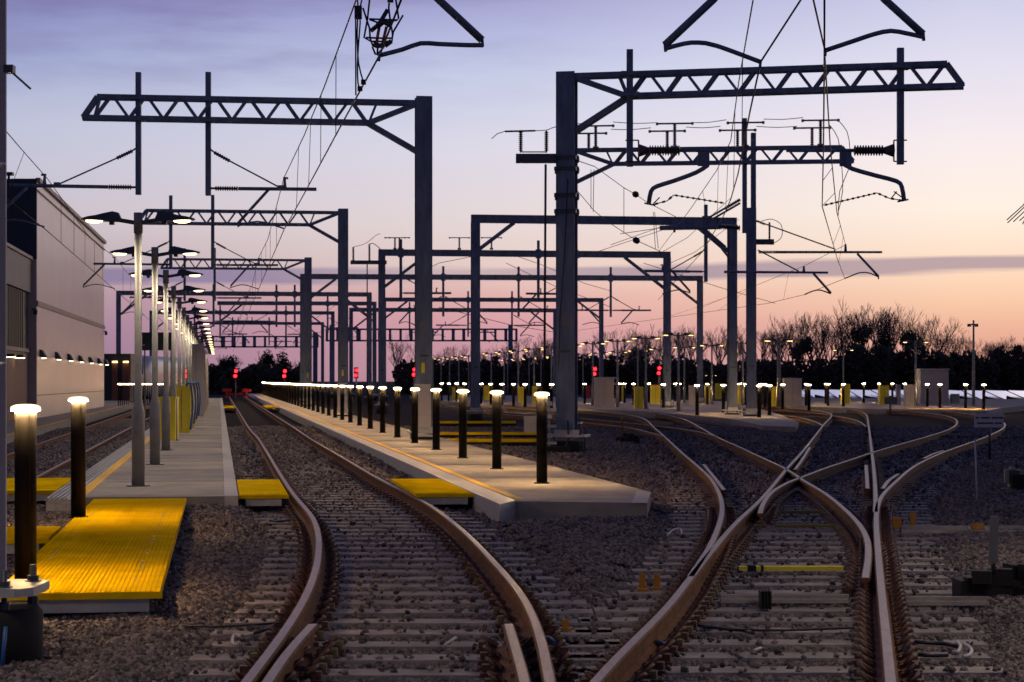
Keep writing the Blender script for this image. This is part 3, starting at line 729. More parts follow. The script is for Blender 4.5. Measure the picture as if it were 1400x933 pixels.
def busbar(t, P, z, h=0.62, w=1.05, d=(1,0,0), off=0.28, bars=True):
    P = Vector(P); d = Vector(d)
    m = MB(); m.ins((P.x,P.y,z+0.08), (P.x,P.y,z+h-.02), 0.06); m.tube([(P.x,P.y,z),(P.x,P.y,z+h)], 0.022, 6); m.box((P.x,P.y,z+0.03), (0.18,0.14,0.09))
    q = P+d*w/2; q0 = P-d*w/2
    m.tube([(q0.x,q0.y,z+h),(q.x,q.y,z+h)], 0.028, 6); m.box((q.x,q.y,z+h-.005), (0.07,0.06,0.08)); m.box((q0.x,q0.y,z+h-.005), (0.07,0.06,0.08))
    m.build('busbar_insulator', 'insulator', t)

# left cantilever gantries, one prototype copied back along the track
def left_gantry(P, label):
    t = thing('cantilever_gantry', label, 'gantry', (P.x, P.y, 0), 'lattice cantilever gantries over the left tracks')
    mast_parts(t, P, 8.66, 0.40, 0.142); d = -V
    truss(t, P, d, 8.25, 8.56, depth=0.62)
    for l, zt in ((6.92, 9.12), (5.25, 9.16)):
        q = P+d*l; drop_post(t, q, 6.16, zt); clampbox(t, q, 8.50, 0.34, 0.08); clampbox(t, q, 7.98, 0.34, 0.08)
    arm(t, P+d*6.92, d, L=3.05, stay=1.93, clamp=2.22, a1=2.62, a2=3.45, ac=2.22, zcon=5.36)
    arm(t, P+d*5.25, -d, L=2.62, stay=1.75, clamp=1.85, a1=1.45, a2=0.72, ac=1.83, zcon=5.38)
    MB().box((P.x, P.y-0.215, 3.0), (0.16, 0.008, 0.26), 0.142).build('number_plate', 'plate', t)
    MB().box((P.x, P.y-0.215, 1.98), (0.08, 0.008, 0.24), 0.142).build('warning_plate', 'yellow_box', t)
    MB().box((P.x-.01, P.y-0.222, 1.02), (0.40, 0.02, 1.12), 0.142).build('bollard_lit_face', 'coping', t)  # added pale sheet: bollard light on the mast foot put into its colour
    return t
G1P = W(579, HZ, 50.5); G1P.z = 0
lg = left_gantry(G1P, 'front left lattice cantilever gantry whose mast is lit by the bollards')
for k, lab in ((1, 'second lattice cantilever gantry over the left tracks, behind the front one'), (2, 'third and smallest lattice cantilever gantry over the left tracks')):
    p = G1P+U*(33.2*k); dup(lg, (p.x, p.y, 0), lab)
# front right gantry
G4P = Vector((1.245, 46.5, 0)); d4 = Vector((0.976,-0.218,0))
g4 = thing('cantilever_gantry', 'largest and nearest lattice cantilever gantry reaching right from the thick central mast', 'gantry', tuple(G4P))
mast_parts(g4, G4P, 8.66, 0.43, -0.2, 0.44, 0.95)
truss(g4, G4P, d4, 8.8, 8.62, depth=0.60, first=1.2, brace=1.15)
def hin(t, P, s, xe, xi0, xi1, xb, pts, Yb):
    """heavy horizontal insulator arm with curved drop tube"""
    y = P.y
    m = MB(); m.tube([W(xi0,206,y), W(xe,206,y)], 0.04, 8); m.box(W(xb,217,y), (0.26,0.05,0.34)); 
    m.tube(catmull([W(a,b_,y) for a, b_ in pts], 0.15), 0.05, 8)
    tip = pts[-1]; m.tube([W(tip[0]-9*s,tip[1]+2,y), W(tip[0]+6*s,tip[1]-1,y)], 0.02, 5)
    c = m.build('registration_arm', 'galvanised', t)
    i = MB(); i.ins(W(xi0,206,y), W(xi1,206,y), 0.12, 10, core=0.07); i.tube([W(xi1,206,y), W(xi1+14*s,206,y)], [0.07,0.15], 8)
    px = xi1+14*s; i.tube([W(px,192,y), W(px,221,y)], 0.018, 5); i.tube([W(px,192,y), W(px+18*s,192,y)], 0.016, 5); i.tube([W(px,221,y), W(px+18*s,221,y)], 0.016, 5)
    i.build('insulator', 'insulator', c)
for px, y0, y1, Yb in ((861,68,228,45.8),(1231,66,225,44.75)):
    a = W(px,y0,Yb); c = W(px,y1,Yb); drop_post(g4, a, c.z, a.z, 0.14)
    clampbox(g4, a, 8.52, 0.40, 0.09); clampbox(g4, a, 8.06, 0.40, 0.09)
hin(g4, Vector((0,45.7,0)), -1, 1022, 930, 887, 962, [(968,226),(952,236),(920,248),(898,255),(890,262),(887,279)], 0)
hin(g4, Vector((0,44.9,0)), 1, 1075, 1167, 1208, 1156, [(1150,222),(1165,231),(1200,241),(1226,248),(1233,256),(1236,274)], 0)
m = MB()
for pts in ([(893,280),(912,275),(921,267),(990,278)], [(1236,275),(1215,271),(1199,264),(1126,281)]):
    Y = 45.3; q = [W(a,b_,Y) for a, b_ in pts]
    for a, b_ in zip(q[:-1], q[1:]):
        m.tube([a,b_], 0.012, 5); n = int((b_-a).length/0.12)
        for k in range(n): m.tube([a.lerp(b_,(k+.3)/n), a.lerp(b_,(k+.7)/n)], 0.026, 5)
for a, b_ in (((1218,272),(1226,262)),((1222,262),(1233,270)),((893,279),(902,270))): m.tube([W(*a,45.0), W(*b_,45.0)], 0.014, 5)
m.build('steady_arm', 'insulator', g4)
m = MB()
for y in (217,232,268,290): m.box(W(775,y,46.5), (0.50,0.50,0.09), -0.2); m.tube([W(760,y-4,46.2),W(760,y+6,46.2)],0.03,6); m.tube([W(790,y-4,46.2),W(790,y+6,46.2)],0.03,6)
m.build('clamp_band', 'dark_steel', g4)
MB().box(W(774,437,46.27), (0.2,0.01,0.30), -0.2).build('number_plate', 'plate', g4)
m = MB(); m.tube([W(776,245,46.22), W(774,300,46.22), W(771,360,46.22), W(765,440,46.22), W(764,500,46.22)], 0.012, 5); m.tube([W(776,575,46.2),W(777,600,46.1),W(773,612,45.9)], 0.018, 5); m.build('earth_cable', 'cable', g4)
jb = thing('junction_box', 'pale junction box on a short post beside the foot of the central mast', 'junction box', tuple(W(728,612,45.5)))
jb.location.z = 0
m = MB(); m.box(W(728,580,45.5), (0.38,0.2,0.36)); m.build('housing', 'cabinet_grey', jb); MB().tube([W(735,592,45.5), W(735,622,45.5)], 0.03, 6).build('post', 'galvanised', jb)
tb_ = thing('tensioning_weight', 'stack of pale fittings hanging on the left side of the central mast foot', 'balance weight', (W(748,600,46).x,46,0))
m = MB()
for k, y in enumerate((552,560,570,583,596,606)): m.box(W(750+(k%2)*3,y,46.0), (0.26 if k%2 else 0.16,0.14,0.06 if k%2 else 0.1))
m.tube([W(751,545,46),W(751,615,46)],0.02,6); m.build('fitting', 'galvanised_pale', tb_); MB().box(W(757,620,45.9), (0.75,0.4,0.3)).build('base', 'black', tb_)

# second right truss gantry
G5P = Vector((1.73, 61.6, 0)); d5 = Vector((0.9945,-0.105,0))
g5 = thing('cantilever_gantry', 'shallower lattice cantilever gantry with ribbed insulators on top, just behind the nearest right one', 'gantry', tuple(G5P))
mast_parts(g5, G5P, 8.66, 0.36, -0.1)
truss(g5, G5P, d5, 8.45, 8.64, depth=0.52, pitch=0.78, ch=0.10, first=1.1, brace=0.8, doff=0.06)
a = W(1018,162,61.1); c = W(1018,319,61.1); drop_post(g5, a, c.z, a.z, 0.13)
for px, h in ((813,.70),(921,.74),(1017,.74),(1118,.78)):
    for dx, dy, hh in ((2,-.15,h),(-7,.2,h-.18)):
        l = (W(px+dx,200,61.2)-G5P); Pq = G5P+d5*l.x*1.0; busbar(g5, (Pq.x,Pq.y+dy,0), 8.60, hh, 1.05, d5)
m = MB(); m.box(W(736,217,61.4), (1.35,0.22,0.27)); m.tube([W(712,208,61.4),W(748,208,61.4)],0.02,6); m.build('feeder_bracket', 'dark_steel', g5)
m = MB()
for px in (712,747): m.ins(W(px,207,61.4), W(px,180,61.4), 0.07); m.tube([W(px,209,61.4),W(px,179,61.4)],0.03,6)
m.tube([W(690,180,61.4),W(732,179,61.4)],0.03,6); m.build('busbar_insulator', 'insulator', g5)
m = MB(); m.tube([W(746,225,61.3),W(745,400,61.3),W(744,560,61.3)],0.04,6); m.tube([W(690,180,61.4),W(680,183,61.4),W(672,190,61.4)],0.012,4)
m.tube(catmull([W(732,179,61.4),W(748,178,61.4),W(765,172,61.4),W(810,168,61.4)],.3),0.012,4); m.build('feeder_cable', 'wire', g5)
m = MB()
for (pa, pb_) in (((838,167),(898,168)),((945,168),(993,164)),((835,177),(890,175)),((938,174),(985,173)),((1044,163),(1098,161)),((1034,173),(1090,173))):
    m = MB(); pm = ((pa[0]+pb_[0])/2, (pa[1]+pb_[1])/2+1.5); m.tube(catmull([W(*pa,61.1),W(*pm,61.1),W(*pb_,61.1)],.3),0.011,4); m.build('jumper_cable', 'wire', g5)
m = MB()
m.tube(catmull([W(1146,165,61),W(1158,180,61),W(1162,205,61),W(1160,232,61),W(1148,262,61),W(1146,295,61)],.3),0.012,4)
m.tube(catmull([W(1134,171,61),W(1146,190,61),W(1151,230,61),W(1152,262,61),W(1146,290,61)],.3),0.012,4); m.build('jumper_cable', 'wire', g5)
# arm hanging left off the drop post
m = MB(); m.tube([W(902,312,61),W(985,310,61)],[0.07,0.085],8)
for dy in (0,5): m.tube([W(960,303+dy,61),W(1012,273+dy,61)],0.035,6)
for dx in (0,7): m.tube([W(955+dx,312,61),W(985+dx,338,61)],0.04,6)
m.tube([W(985,338,61),W(996,352,61)],0.035,6); m.tube([W(848,320,61),W(902,312,61)],0.01,4); m.tube([W(922,300,61),W(922,318,61)],0.04,6)
c = m.build('cantilever_arm', 'galvanised', g5); i = MB(); i.ins(W(985,310,61),W(1012,312,61),0.09,core=.05); i.ins(W(992,285,61),W(1012,273,61),0.06); i.build('insulator','insulator',c)

# tall slim mast right of the central columns with two arms reaching right
gm = thing('catenary_mast', 'tall dark blue mast with arms reaching right toward the curving track', 'mast', tuple(W(1027,HZ,84))); gm.location.z = 0
PM = W(1027,HZ,84); mast_parts(gm, PM, 8.75, 0.38, 0.0)
drop_post(gm, W(1030,HZ,84), 8.7, W(1030,182,84).z, 0.20)
m = MB(); m.tube([W(1060,345,84),W(1206,345,84)],[.055,.045],8); m.tube([W(1045,306,84),W(1142,341,84)],0.03,6); m.tube([W(1172,347,84),W(1201,378,84)],0.05,8); m.tube([W(1201,376,84),W(1201,382,84)],.03,6)
m.tube(catmull([W(1201,379,84),W(1190,374,84),W(1176,373,84),W(1155,381,84)],.15),0.03,6); m.tube([W(1156,345,84),W(1156,334,84)],[.07,.04],6)
c = m.build('cantilever_arm', 'galvanised', gm); i = MB(); i.ins(W(1037,345,84),W(1060,345,84),.075); i.ins(W(1034,302,84),W(1046,307,84),.06); i.build('insulator','insulator',c)
m = MB(); m.tube([W(990,372,83),W(1132,373,83)],[.055,.045],8); m.tube([W(1036,342,83),W(1092,371,83)],0.03,6); m.tube([W(1112,374,83),W(1136,401,83)],0.05,8)
m.tube(catmull([W(1136,402,83),W(1122,397,83),W(1112,398,83),W(1100,403,83)],.15),0.03,6); m.tube([W(1099,373,83),W(1099,364,83)],[.07,.04],6); m.build('cantilever_arm','galvanised',gm)
m = MB(); m.box(W(1043,331,84), (0.9,0.16,0.22)); m.build('feeder_bracket','dark_steel',gm)
m = MB(); m.ins(W(1052,330,84),W(1052,304,84),.05); m.tube(catmull([W(1040,303,84),W(1055,300,84),W(1068,308,84),W(1068,325,84),W(1054,335,84)],.1),.015,5); m.build('busbar_insulator','insulator',gm)
MB().box(W(1027,470,83.75), (0.16,.01,.26)).build('number_plate','plate',gm)

# portals
def portal(label, xl, xr, Y, top=8.66, beam=0.34, colw=0.36, brace=1.7, posts=(), arms=(), left=True, right=True, braces=(1,1), dY=0.0, over=0.0):
    PL = Vector(((xl-700)*Y/FP, Y, 0)); Yr = Y+dY; PR = Vector(((xr-700)*Yr/FP, Yr, 0))
    t = thing('portal_gantry', label, 'gantry', tuple(PL)); d = (PR-PL).normalized(); ang = math.atan2(d.y, d.x)
    for P, on in ((PL, left), (PR, right)):
        if on: mast_parts(t, P, top-beam, colw, ang)
    m = MB(); Z = Vector((0,0,1)); m.bar(PL-d*(colw/2+over)+Z*(top-beam/2), PR+d*(colw/2)+Z*(top-beam/2), 0.24, beam*.9)
    m.bar(PL-d*(colw/2+over)+Z*(top-.012), PR+d*(colw/2)+Z*(top-.012), 0.34, 0.022); m.bar(PL-d*(colw/2+over)+Z*(top-beam+.012), PR+d*(colw/2)+Z*(top-beam+.012), 0.34, 0.022)
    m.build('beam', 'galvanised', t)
    m = MB()
    if braces[0]: m.bar(PL+d*colw*.4+Z*(top-beam-brace*.75), PL+d*(colw*.4+brace)+Z*(top-beam+.02), 0.14, 0.16); m.build('knee_brace', 'galvanised', t); m = MB()
    if braces[1]: m.bar(PR-d*colw*.4+Z*(top-beam-brace*.75), PR-d*(colw*.4+brace)+Z*(top-beam+.02), 0.14, 0.16)
    if m.v: m.build('knee_brace', 'galvanised', t)
    for k, (px, sgn, rev) in enumerate(posts):
        l = ((px-700)*Y/FP-PL.x)/max(.1, (d.x-(px-700)/FP*d.y)); q = PL+d*l
        drop_post(t, q, 5.9, top+0.55, 0.15); clampbox(t, q, top-beam-.03, 0.3, .08); clampbox(t, q, top+.03, .3, .06)
        if sgn:
            for sg in (sgn if isinstance(sgn, tuple) else (sgn,)):
                arm(t, q, d*sg, zt=6.34, L=2.7, stay=1.6, clamp=1.9, a1=(1.45 if rev else 2.15), a2=(.7 if rev else 2.9), ac=1.9, r=0.05)
    for x, y, z_ in arms: busbar(t, (x, y, 0), z_)
    return t
def onb(px, Y): return (px-700)*Y/FP
portal('widest dark portal gantry between two columns behind the central mast', 650, 1001, 86.3, dY=1.6, posts=((965,-1,True),), brace=1.5,
       )
portal('long dark portal gantry with insulators on top, seen on both sides of the central mast', 522, 912, 109, dY=2.0, posts=((548,1,True),(736,0,0),(787,-1,False)),
       arms=[(onb(x,109), 109, 8.66) for x in (540,546,628,672)], over=0.0, brace=2.2)
p2b = thing('feeder_bracket', 'dark steel bracket with upright insulators on the left column of the long portal', 'bracket', tuple(W(500,362,108)))
m = MB(); m.box(W(504,359,108), (1.9,.2,.2)); m.build('beam','dark_steel',p2b)
m = MB(); m.ins(W(483,358,108),W(483,338,108),.07); m.ins(W(505,358,108),W(505,334,108),.07); m.tube(catmull([W(505,334,108),W(510,333,108),W(516,337,108),W(520,341,108)],.2),.02,5)
m.tube(catmull([W(483,338,108),W(500,333,108),W(514,322,108),W(520,320,108)],.2),.014,5); m.tube([W(502,358,108),W(502,560,108)],.035,6); m.build('busbar_insulator','insulator',p2b)
portal('portal gantry with slender columns, third behind the central mast', 414, 957, 134, dY=2.5, posts=((606,(1,-1),False),(709,1,True),(835,(1,-1),True)), brace=2.0)
portal('left portal gantry spanning the lamp post platform beside the depot wall', 162, 505, 159, dY=3, posts=((292,1,True),(378,-1,True),(403,0,0)), brace=2.0)
portal('narrow portal gantry ending right of the central mast at the third row', 525, 822, 172, dY=1, posts=((640,-1,False),(700,1,True)), brace=1.8)
portal('distant portal gantry behind the front left mast', 480, 759, 196, dY=2, posts=((640,1,False),(560,1,True)), brace=2.2, beam=.38)
portal('distant left portal gantry behind the green sign', 207, 455, 204, dY=2, posts=((266,0,0),(391,1,True),(301,1,False)), brace=2.2)
portal('farthest thin portal gantry over the middle track', 268, 441, 242, dY=2, posts=((368,1,True),(318,-1,True)), brace=2.0)
portal('faint distant portal gantry near the twin red signals', 300, 512, 180, dY=1, posts=((448,1,False),), brace=1.8, left=False)
def ladder(label, x0, x1, ytop, ybot, Y, cols):
    t = thing('signal_gantry', label, 'gantry', tuple(W(x0,HZ,Y))); t.location.z = 0
    m = MB(); m.bar(W(x0,ytop+1,Y), W(x1,ytop+1,Y), .3, .22); m.bar(W(x0,ybot-1,Y), W(x1,ybot-1,Y), .3, .22)
    n = int(round((x1-x0)/14.5)); rr = random.Random(n)
    for k in range(n+1):
        x = x0+(x1-x0)*k/n; w = .32 if k in (0,n) else rr.choice((.32,.42,.6)); m.bar(W(x,ytop,Y), W(x,ybot,Y), w, .3)
    m.build('ladder_beam', 'galvanised', t)
    for x in cols:
        p = W(x,HZ,Y); mast_parts(t, p, W(x,ytop-5,Y).z, .62, 0, .3, 1.1)
ladder('distant ladder-beam gantry right of the front left mast', 447, 706, 449.5, 467, 272, (454,698))
ladder('distant ladder-beam gantry above the middle track buffers', 262, 434, 459.5, 475.5, 300, (264,431))
# gantry over the nearest tracks: its beam is above the frame, only its arms hang into the picture
g0 = portal('gantry over the foreground tracks with three curved arms hanging into the top of the picture', 700-6.9*FP/23.5, 700+8.0*FP/23.5, 23.5, posts=(), top=9.0, brace=1.5)
def harm(tube, sub, wy=23.4):
    m = MB(); m.tube([W(*q,wy) for q in tube], [.045]*len(tube), 8); m.tube([W(tube[-1][0],tube[-1][1]-3,wy),W(tube[-1][0]+1,tube[-1][1]+9,wy)],.02,6)
    m.tube(catmull([W(*q,wy) for q in sub],.08), .027, 8); m.tube([W(sub[-1][0],sub[-1][1]-3,wy),W(sub[-1][0]-1,sub[-1][1]+8,wy)],.018,6)
    m.build('registration_arm','galvanised',g0)
harm([(560,-41),(600,0),(659,55)], [(661,62),(640,62),(600,60.5),(575,59.5),(550,68),(519,76)])
harm([(1010,-41),(975,0),(909,62)], [(909,67),(935,60),(955,58.5),(980,63),(1040,85)])
harm([(1172,-41),(1210,0),(1262,47)], [(1263,51),(1240,46),(1218,42.5),(1195,47),(1165,57),(1129,69)])
m = MB()
for x in (590,985,1190):
    m.tube([W(x-90,-42,23.4),W(x+110,-42,23.4)],.05,8)
m.build('cantilever_tube','galvanised',g0)
for x in (480,880,1310): drop_post(g0, W(x,HZ,23.5), W(x,-30,23.5).z, 9.0)
si = thing('section_insulator', 'caged wire frame with two copper rods hanging from the line at top centre', 'section insulator', tuple(W(522,40,24)))
m = MB(); P = lambda x,y,z=24.0: W(470+x/6.665, y/6.665, z)
for seg in ([(215,180),(235,0)],[(215,180),(185,345),(250,380),(440,380),(450,300)],[(230,175),(480,185),(500,170),(475,0)],[(540,140),(440,310)],[(175,75),(235,260),(240,350),(265,420),(310,440),(380,400),(440,375),(445,310),(425,200),(410,80),(415,0)],
            [(260,430),(290,500)],[(380,410),(300,505)],[(310,430),(305,500)],[(235,180),(330,215),(490,185)],[(200,345),(330,350),(440,350)]):
    m.tube([P(*q) for q in seg], .012, 5)
m.tube([P(245,285),P(320,225),P(400,90)],.028,6); m.tube([P(370,185),P(310,235)],.04,6); m.tube([P(430,235),P(370,200)],.035,6); m.tube([P(270,405),P(370,425)],.03,6); m.tube([P(375,420),P(435,375)],.03,6); m.box(P(425,0), (.07,.05,.06))
m.build('frame','dark_steel',si)
for q in ([(325,240),(295,410)],[(390,245),(350,410)]): MB().tube([P(*a) for a in q],.02,6).build('rod','copper',si)
hw = thing('dropper_cable', 'pair of loose cables hanging down to the contact wire at the top of the picture', 'cable', tuple(W(490,0,24)))
m = MB()
for seg in ([(125,0),(130,100),(122,300),(135,580),(180,750)],[(165,0),(140,120),(150,200),(135,400),(125,600),(130,760),(148,812)],[(108,130),(110,870)]): m.tube(catmull([P(*q,25) for q in seg],.1),.010,5)
m.box(P(132,115,25),(.09,.05,.16)); m.box(P(180,750,25),(.06,.04,.06)); m.box(P(148,810,25),(.06,.04,.06)); m.build('cable','wire',hw)

# overhead wires
def wires(label, mess, cont, ts):
    t = thing('overhead_wire', label, 'overhead wire', tuple(mess[0])); 
    MB().tube(mess, .011, 5).build('catenary_wire','wire',t); MB().tube(cont, .012, 5).build('contact_wire','wire',t)
    def aty(P, y):
        for a, b_ in zip(P[:-1], P[1:]):
            if a.y <= y <= b_.y: return a.lerp(b_, (y-a.y)/(b_.y-a.y))
    for y in ts:
        a, b_ = aty(mess, y), aty(cont, y)
        if a and b_: MB().tube([a, b_], .006, 4).build('dropper','wire',t)
    return t
m1, c1_ = W(388,244,50.5), W(388,315,50.5)
k1 = lambda n: U*(33.2*n)
wires('twin overhead wires of the middle track running down past the left gantries',
      [W(497,-40,25)+Vector((0,0,0.0)), W(487,0,27), W(443,120,34), W(416,185,42), m1, m1+k1(.5)-Vector((0,0,.35)), m1+k1(1), m1+k1(1.5)-Vector((0,0,.35)), m1+k1(2), m1+k1(4)],
      [W(560,-30,19.5), W(519,76,23.4), W(469,167,29.4), W(443,215,34), W(416,265,40.7), c1_, c1_+k1(1), c1_+k1(2), c1_+k1(4)], (31,35,39,44,57,64,70,77,90,98,106))
mL, cL = W(64.5,244,51.5), W(64.5,316,51.5)
wires('twin overhead wires along the depot wall at the far left', [W(0,170,40), W(30,205,45), mL, mL+k1(.5)-Vector((0,0,.3)), mL+k1(1), mL+k1(2), mL+k1(4)], [W(-30,240,42), cL, cL+k1(1), cL+k1(2), cL+k1(4)], (45.5,56,61,66,71,76,92,100,108))
wires('overhead wires passing through the truss of the nearest right gantry', [W(1034,-40,24), W(1029.6,0,27), W(1010,112,36), W(999,193,46), W(980,233,54), W(944,286,62), W(900,345,90)],
      [W(1120,-40,22), W(1095,0,22.6), W(1040,85,23.4), W(1025,154,28), W(1009,238,36), W(999,273,43), W(989,296,49), W(960,345,66), W(900,410,110)], (33,40,47,53,58))
wires('steep overhead wires right of centre running down to the curving right track', [W(1106,-30,20), W(1112,0,21), W(1127,66,24), W(1135,200,34), W(1144,290,50), W(1156,335,84), W(1099,364,90), W(960,420,140)],
      [W(1127,-20,20), W(1127,68,23.4), W(1125.8,200,32), W(1124,282,44), W(1145,355,70), W(1155,381,84), W(1100,403,90), W(1050,415,99), W(790,452,160)], (26,38,44,60,72,95,110,125))
ow = thing('overhead_wire', 'wires with two round weights anchored to the central mast', 'overhead wire', tuple(W(797,222,50)))
m = MB()
for pts, wt in (([(790,220),(813,228),(853,257),(869,266),(885,277),(950,310)],(869,266)), ([(790,262),(812,288),(830,303),(870,329),(905,345)],(870,329))):
    q = [W(x,y,50+i*2) for i,(x,y) in enumerate(pts)]; m.tube(q,.011,4); c0 = q[3]; dd = (q[4]-q[2]).normalized()*.13
    m.tube([c0-dd,c0-dd*.5,c0+dd*.5,c0+dd],[.04,.09,.09,.04],8)
for a, b_ in (((808,232),(808,286)),((812,232),(811,290)),((853,257),(853,318)),((893,290),(896,340)),((895,290),(900,340))): m.tube([W(*a,52),W(*b_,52)],.008,4)
m.build('catenary_wire','wire',ow)
ow = thing('overhead_wire', 'distant overhead wires crossing low behind the central mast', 'overhead wire', tuple(W(690,330,110)))
m = MB()
for pts in ([(690,345),(740,362),(800,388),(835,398)],[(692,360),(760,392),(835,420)],[(880,360),(990,395),(1060,415)],[(600,420),(700,445),(780,458)],[(835,335),(905,310)],[(560,380),(600,360),(650,350)],[(905,345),(940,325),(1000,270)],[(905,365),(950,345),(1010,300)],[(770,360),(860,330),(905,315)]):
    m.tube([W(x,y,112+3*i) for i,(x,y) in enumerate(pts)], .016, 4)
m.build('catenary_wire','wire',ow)
ow = thing('overhead_wire', 'distant overhead wires above the left yard tracks', 'overhead wire', tuple(W(300,400,150)))
m = MB()
for s in (-3.55, 1.65, 7.6):
    p0 = A(s, 120, 6.66); p1 = A(s, 260, 6.66); q0 = A(s, 120, 5.38); q1 = A(s, 260, 5.38); m.tube([p0,p1],.016,4); m.tube([q0,q1],.016,4)
m.build('catenary_wire','wire',ow)

# ------------------------------------------------------------------ near mast at the left edge
nm = thing('catenary_mast', 'pale weathered mast with bolted base plate cut off by the left picture edge', 'mast', (0,0,0))
Yn = 12.0; xe = (9-700)*(Yn+.21)/FP; cx = xe-0.21
m = MB(); zb = .47
for o in (-1, 1): m.box((cx, Yn+o*.2, 5.0), (.42,.024,9.1))
m.box((cx, Yn, 5.0), (.024,.38,9.1)); m.build('mast','mast_lit',nm)
m = MB(); px_ = (57-700)*Yn/FP
m.prism([(cx-.45,Yn-.30),(px_-.09,Yn-.30),(px_,Yn-.20),(px_,Yn+.2),(px_-.09,Yn+.3),(cx-.45,Yn+.3)], zb-.05, zb+.0); m.build('base_plate','galvanised_pale',nm)
for x, y in ((px_-.09,Yn+.17),(px_-.17,Yn-.2),(cx-.3,Yn-.2),(cx-.3,Yn+.17)):
    f = MB(); f.tube([(x,y,-0.02),(x,y,zb+.10)], .017, 8); f.lathe([(.036,.001),(.036,.035)], (x,y,zb), 6, smooth=False); f.lathe([(.034,-.13),(.034,-.09)], (x,y,zb), 6, smooth=False); f.lathe([(.05,-.004),(.05,.004)],(x,y,zb+.002),12); f.build('anchor_bolt','dark_steel',nm)
m = MB(); m.lathe([(.30,-.1),(.30,zb-.16),(.27,zb-.13)], (cx+.17,Yn,0), 24); m.build('foundation','black',nm)
m = MB(); m.tube([(px_-.13,Yn-.33,.26),(px_-.14,Yn-.34,.12),(px_-.15,Yn-.345,-.02)], .012, 8); m.build('cable','blue',nm)
m = MB(); m.box(W(13,95,11.9), (.055,.07,.045)); m.tube([W(14,97,11.9),W(42,122,11.9)],.007,6); m.build('bracket','dark_steel',nm)
m = MB(); m.tube([W(3,222,11.8),W(3,228,11.8)],.02,8); m.tube([W(3,495,11.78),W(3,500,11.78)],.02,8); m.build('bolt','galvanised_pale',nm)

# ------------------------------------------------------------------ depot building
def BX(Y, off=0.0): return -8.3-.127*Y+off      # wall plane
hall = thing('depot_building', 'large pale metal-clad depot building with seven small wall lamps on the left', 'building', (BX(79),79,0))
m = MB(); zt = 9.36
m.prism([(BX(79),79),(BX(115),115),(BX(115)-22,115+2.8),(BX(79)-22,79+2.8)], 0.1, zt); m.build('wall','cladding',hall)
m = MB(); m.bar((BX(79,.05),79,zt+.06),(BX(115,.05),115.05,zt+.06),.16,.16); m.bar((BX(79,.03),79,zt-.35),(BX(115,.03),115.03,zt-.35),.06,.05); m.build('parapet_trim','trim',hall)
m = MB(); z0 = CZ+(HZ-448)*115/FP
m.bar((BX(79,.02),79,z0),(BX(115,.02),115.02,z0),.07,.20); m.build('rail_trim','trim',hall)
m = MB()
for z in (1.1,): m.bar((BX(79.1,.008),79.1,z),(BX(115,.008),115,z),.03,.03)
m.build('panel_seam','seam',hall)
m = MB(); m.prism([(BX(78.95)-22,78.92+2.8),(BX(78.95,.01),78.92),(BX(78.95,.01),78.99),(BX(78.95)-22,78.99+2.8)], 6.36, zt+.10); m.build('end_panel','cladding_dark',hall)
for i, px in enumerate((54,75,92,107,121,133,142)):
    Y = 8.3/(-.127-(px-700)/FP)
    p = Vector((BX(Y,.03),Y,2.62)); m = MB()
    m.add([(p.x,p.y-.15,p.z-.02),(p.x,p.y+.15,p.z-.02),(p.x+.28,p.y+.13,p.z-.07),(p.x+.28,p.y-.13,p.z-.07),(p.x,p.y-.15,p.z+.27),(p.x,p.y+.15,p.z+.27),(p.x+.12,p.y+.13,p.z+.22),(p.x+.12,p.y-.13,p.z+.22)],
          [(0,1,2,3),(4,7,6,5),(0,3,7,4),(1,5,6,2),(3,2,6,7),(0,4,5,1)])
    w_ = m.build('wall_lamp','lamp_shell',hall); l = MB(); l.box((p.x+.15,p.y,p.z-.075),(.15,.12,.025)); l.build('lens','lens_wall',w_)
for (px, py, Y) in ((48.5,427,78.8),(145,456,114.5)):
    c = thing('security_camera', 'small dome camera fixed to the '+('near' if px < 100 else 'far')+' corner of the pale depot wall', 'camera', tuple(W(px,py,Y)))
    m = MB(); q = W(px,py,Y); m.tube([q+Vector((-.15,0,.12)),q+Vector((.02,0,.12))],.03,6); m.tube([q+Vector((0,0,-.1)),q+Vector((0,0,.06)),q+Vector((0,0,.1))],[.06,.09,.04],10); m.build('housing','lamp_shell',c)
ann = thing('depot_annex', 'lower dark grey entrance bay with shutter and red lower wall beside the pale depot wall', 'building', (BX(60,-.3),60,0))
def bp(Y, off): return (BX(Y,off), Y)
m = MB(); m.prism([bp(58,-.35),bp(78.9,-.35),(BX(78.9)-20,81.4),(BX(58)-20,60.4)], 0.1, 6.30); m.build('wall','cladding_dark',ann)
m = MB(); m.prism([bp(58,-.36),bp(58,-.2),bp(78.86,-.2),bp(78.86,-.36)], 5.05, 6.31); m.build('fascia','cladding_grey',ann)
m = MB(); m.prism([bp(58,-.36),bp(58,-.12),bp(78.88,-.12),bp(78.88,-.36)], 6.315, 6.43); m.build('coping_trim','trim',ann)
m = MB(); m.prism([bp(66,-.348),bp(66,-.30),bp(77.3,-.30),bp(77.3,-.348)], 2.9, 5.0)
k = 66.1
while k < 77.2: m.prism([bp(k,-.299),bp(k,-.26),bp(k+.22,-.26),bp(k+.22,-.299)], 2.9, 5.0); k += .62
m.build('shutter','shutter',ann)
m = MB(); m.prism([bp(60,-.348),bp(60,-.29),bp(78.3,-.29),bp(78.3,-.348)], 0.23, 2.75); m.build('lower_wall','red_brown',ann)
m = MB(); m.prism([bp(60,-.29),bp(60,-.22),bp(78.3,-.22),bp(78.3,-.29)], 2.75, 2.89); m.build('lintel','cladding_grey',ann)
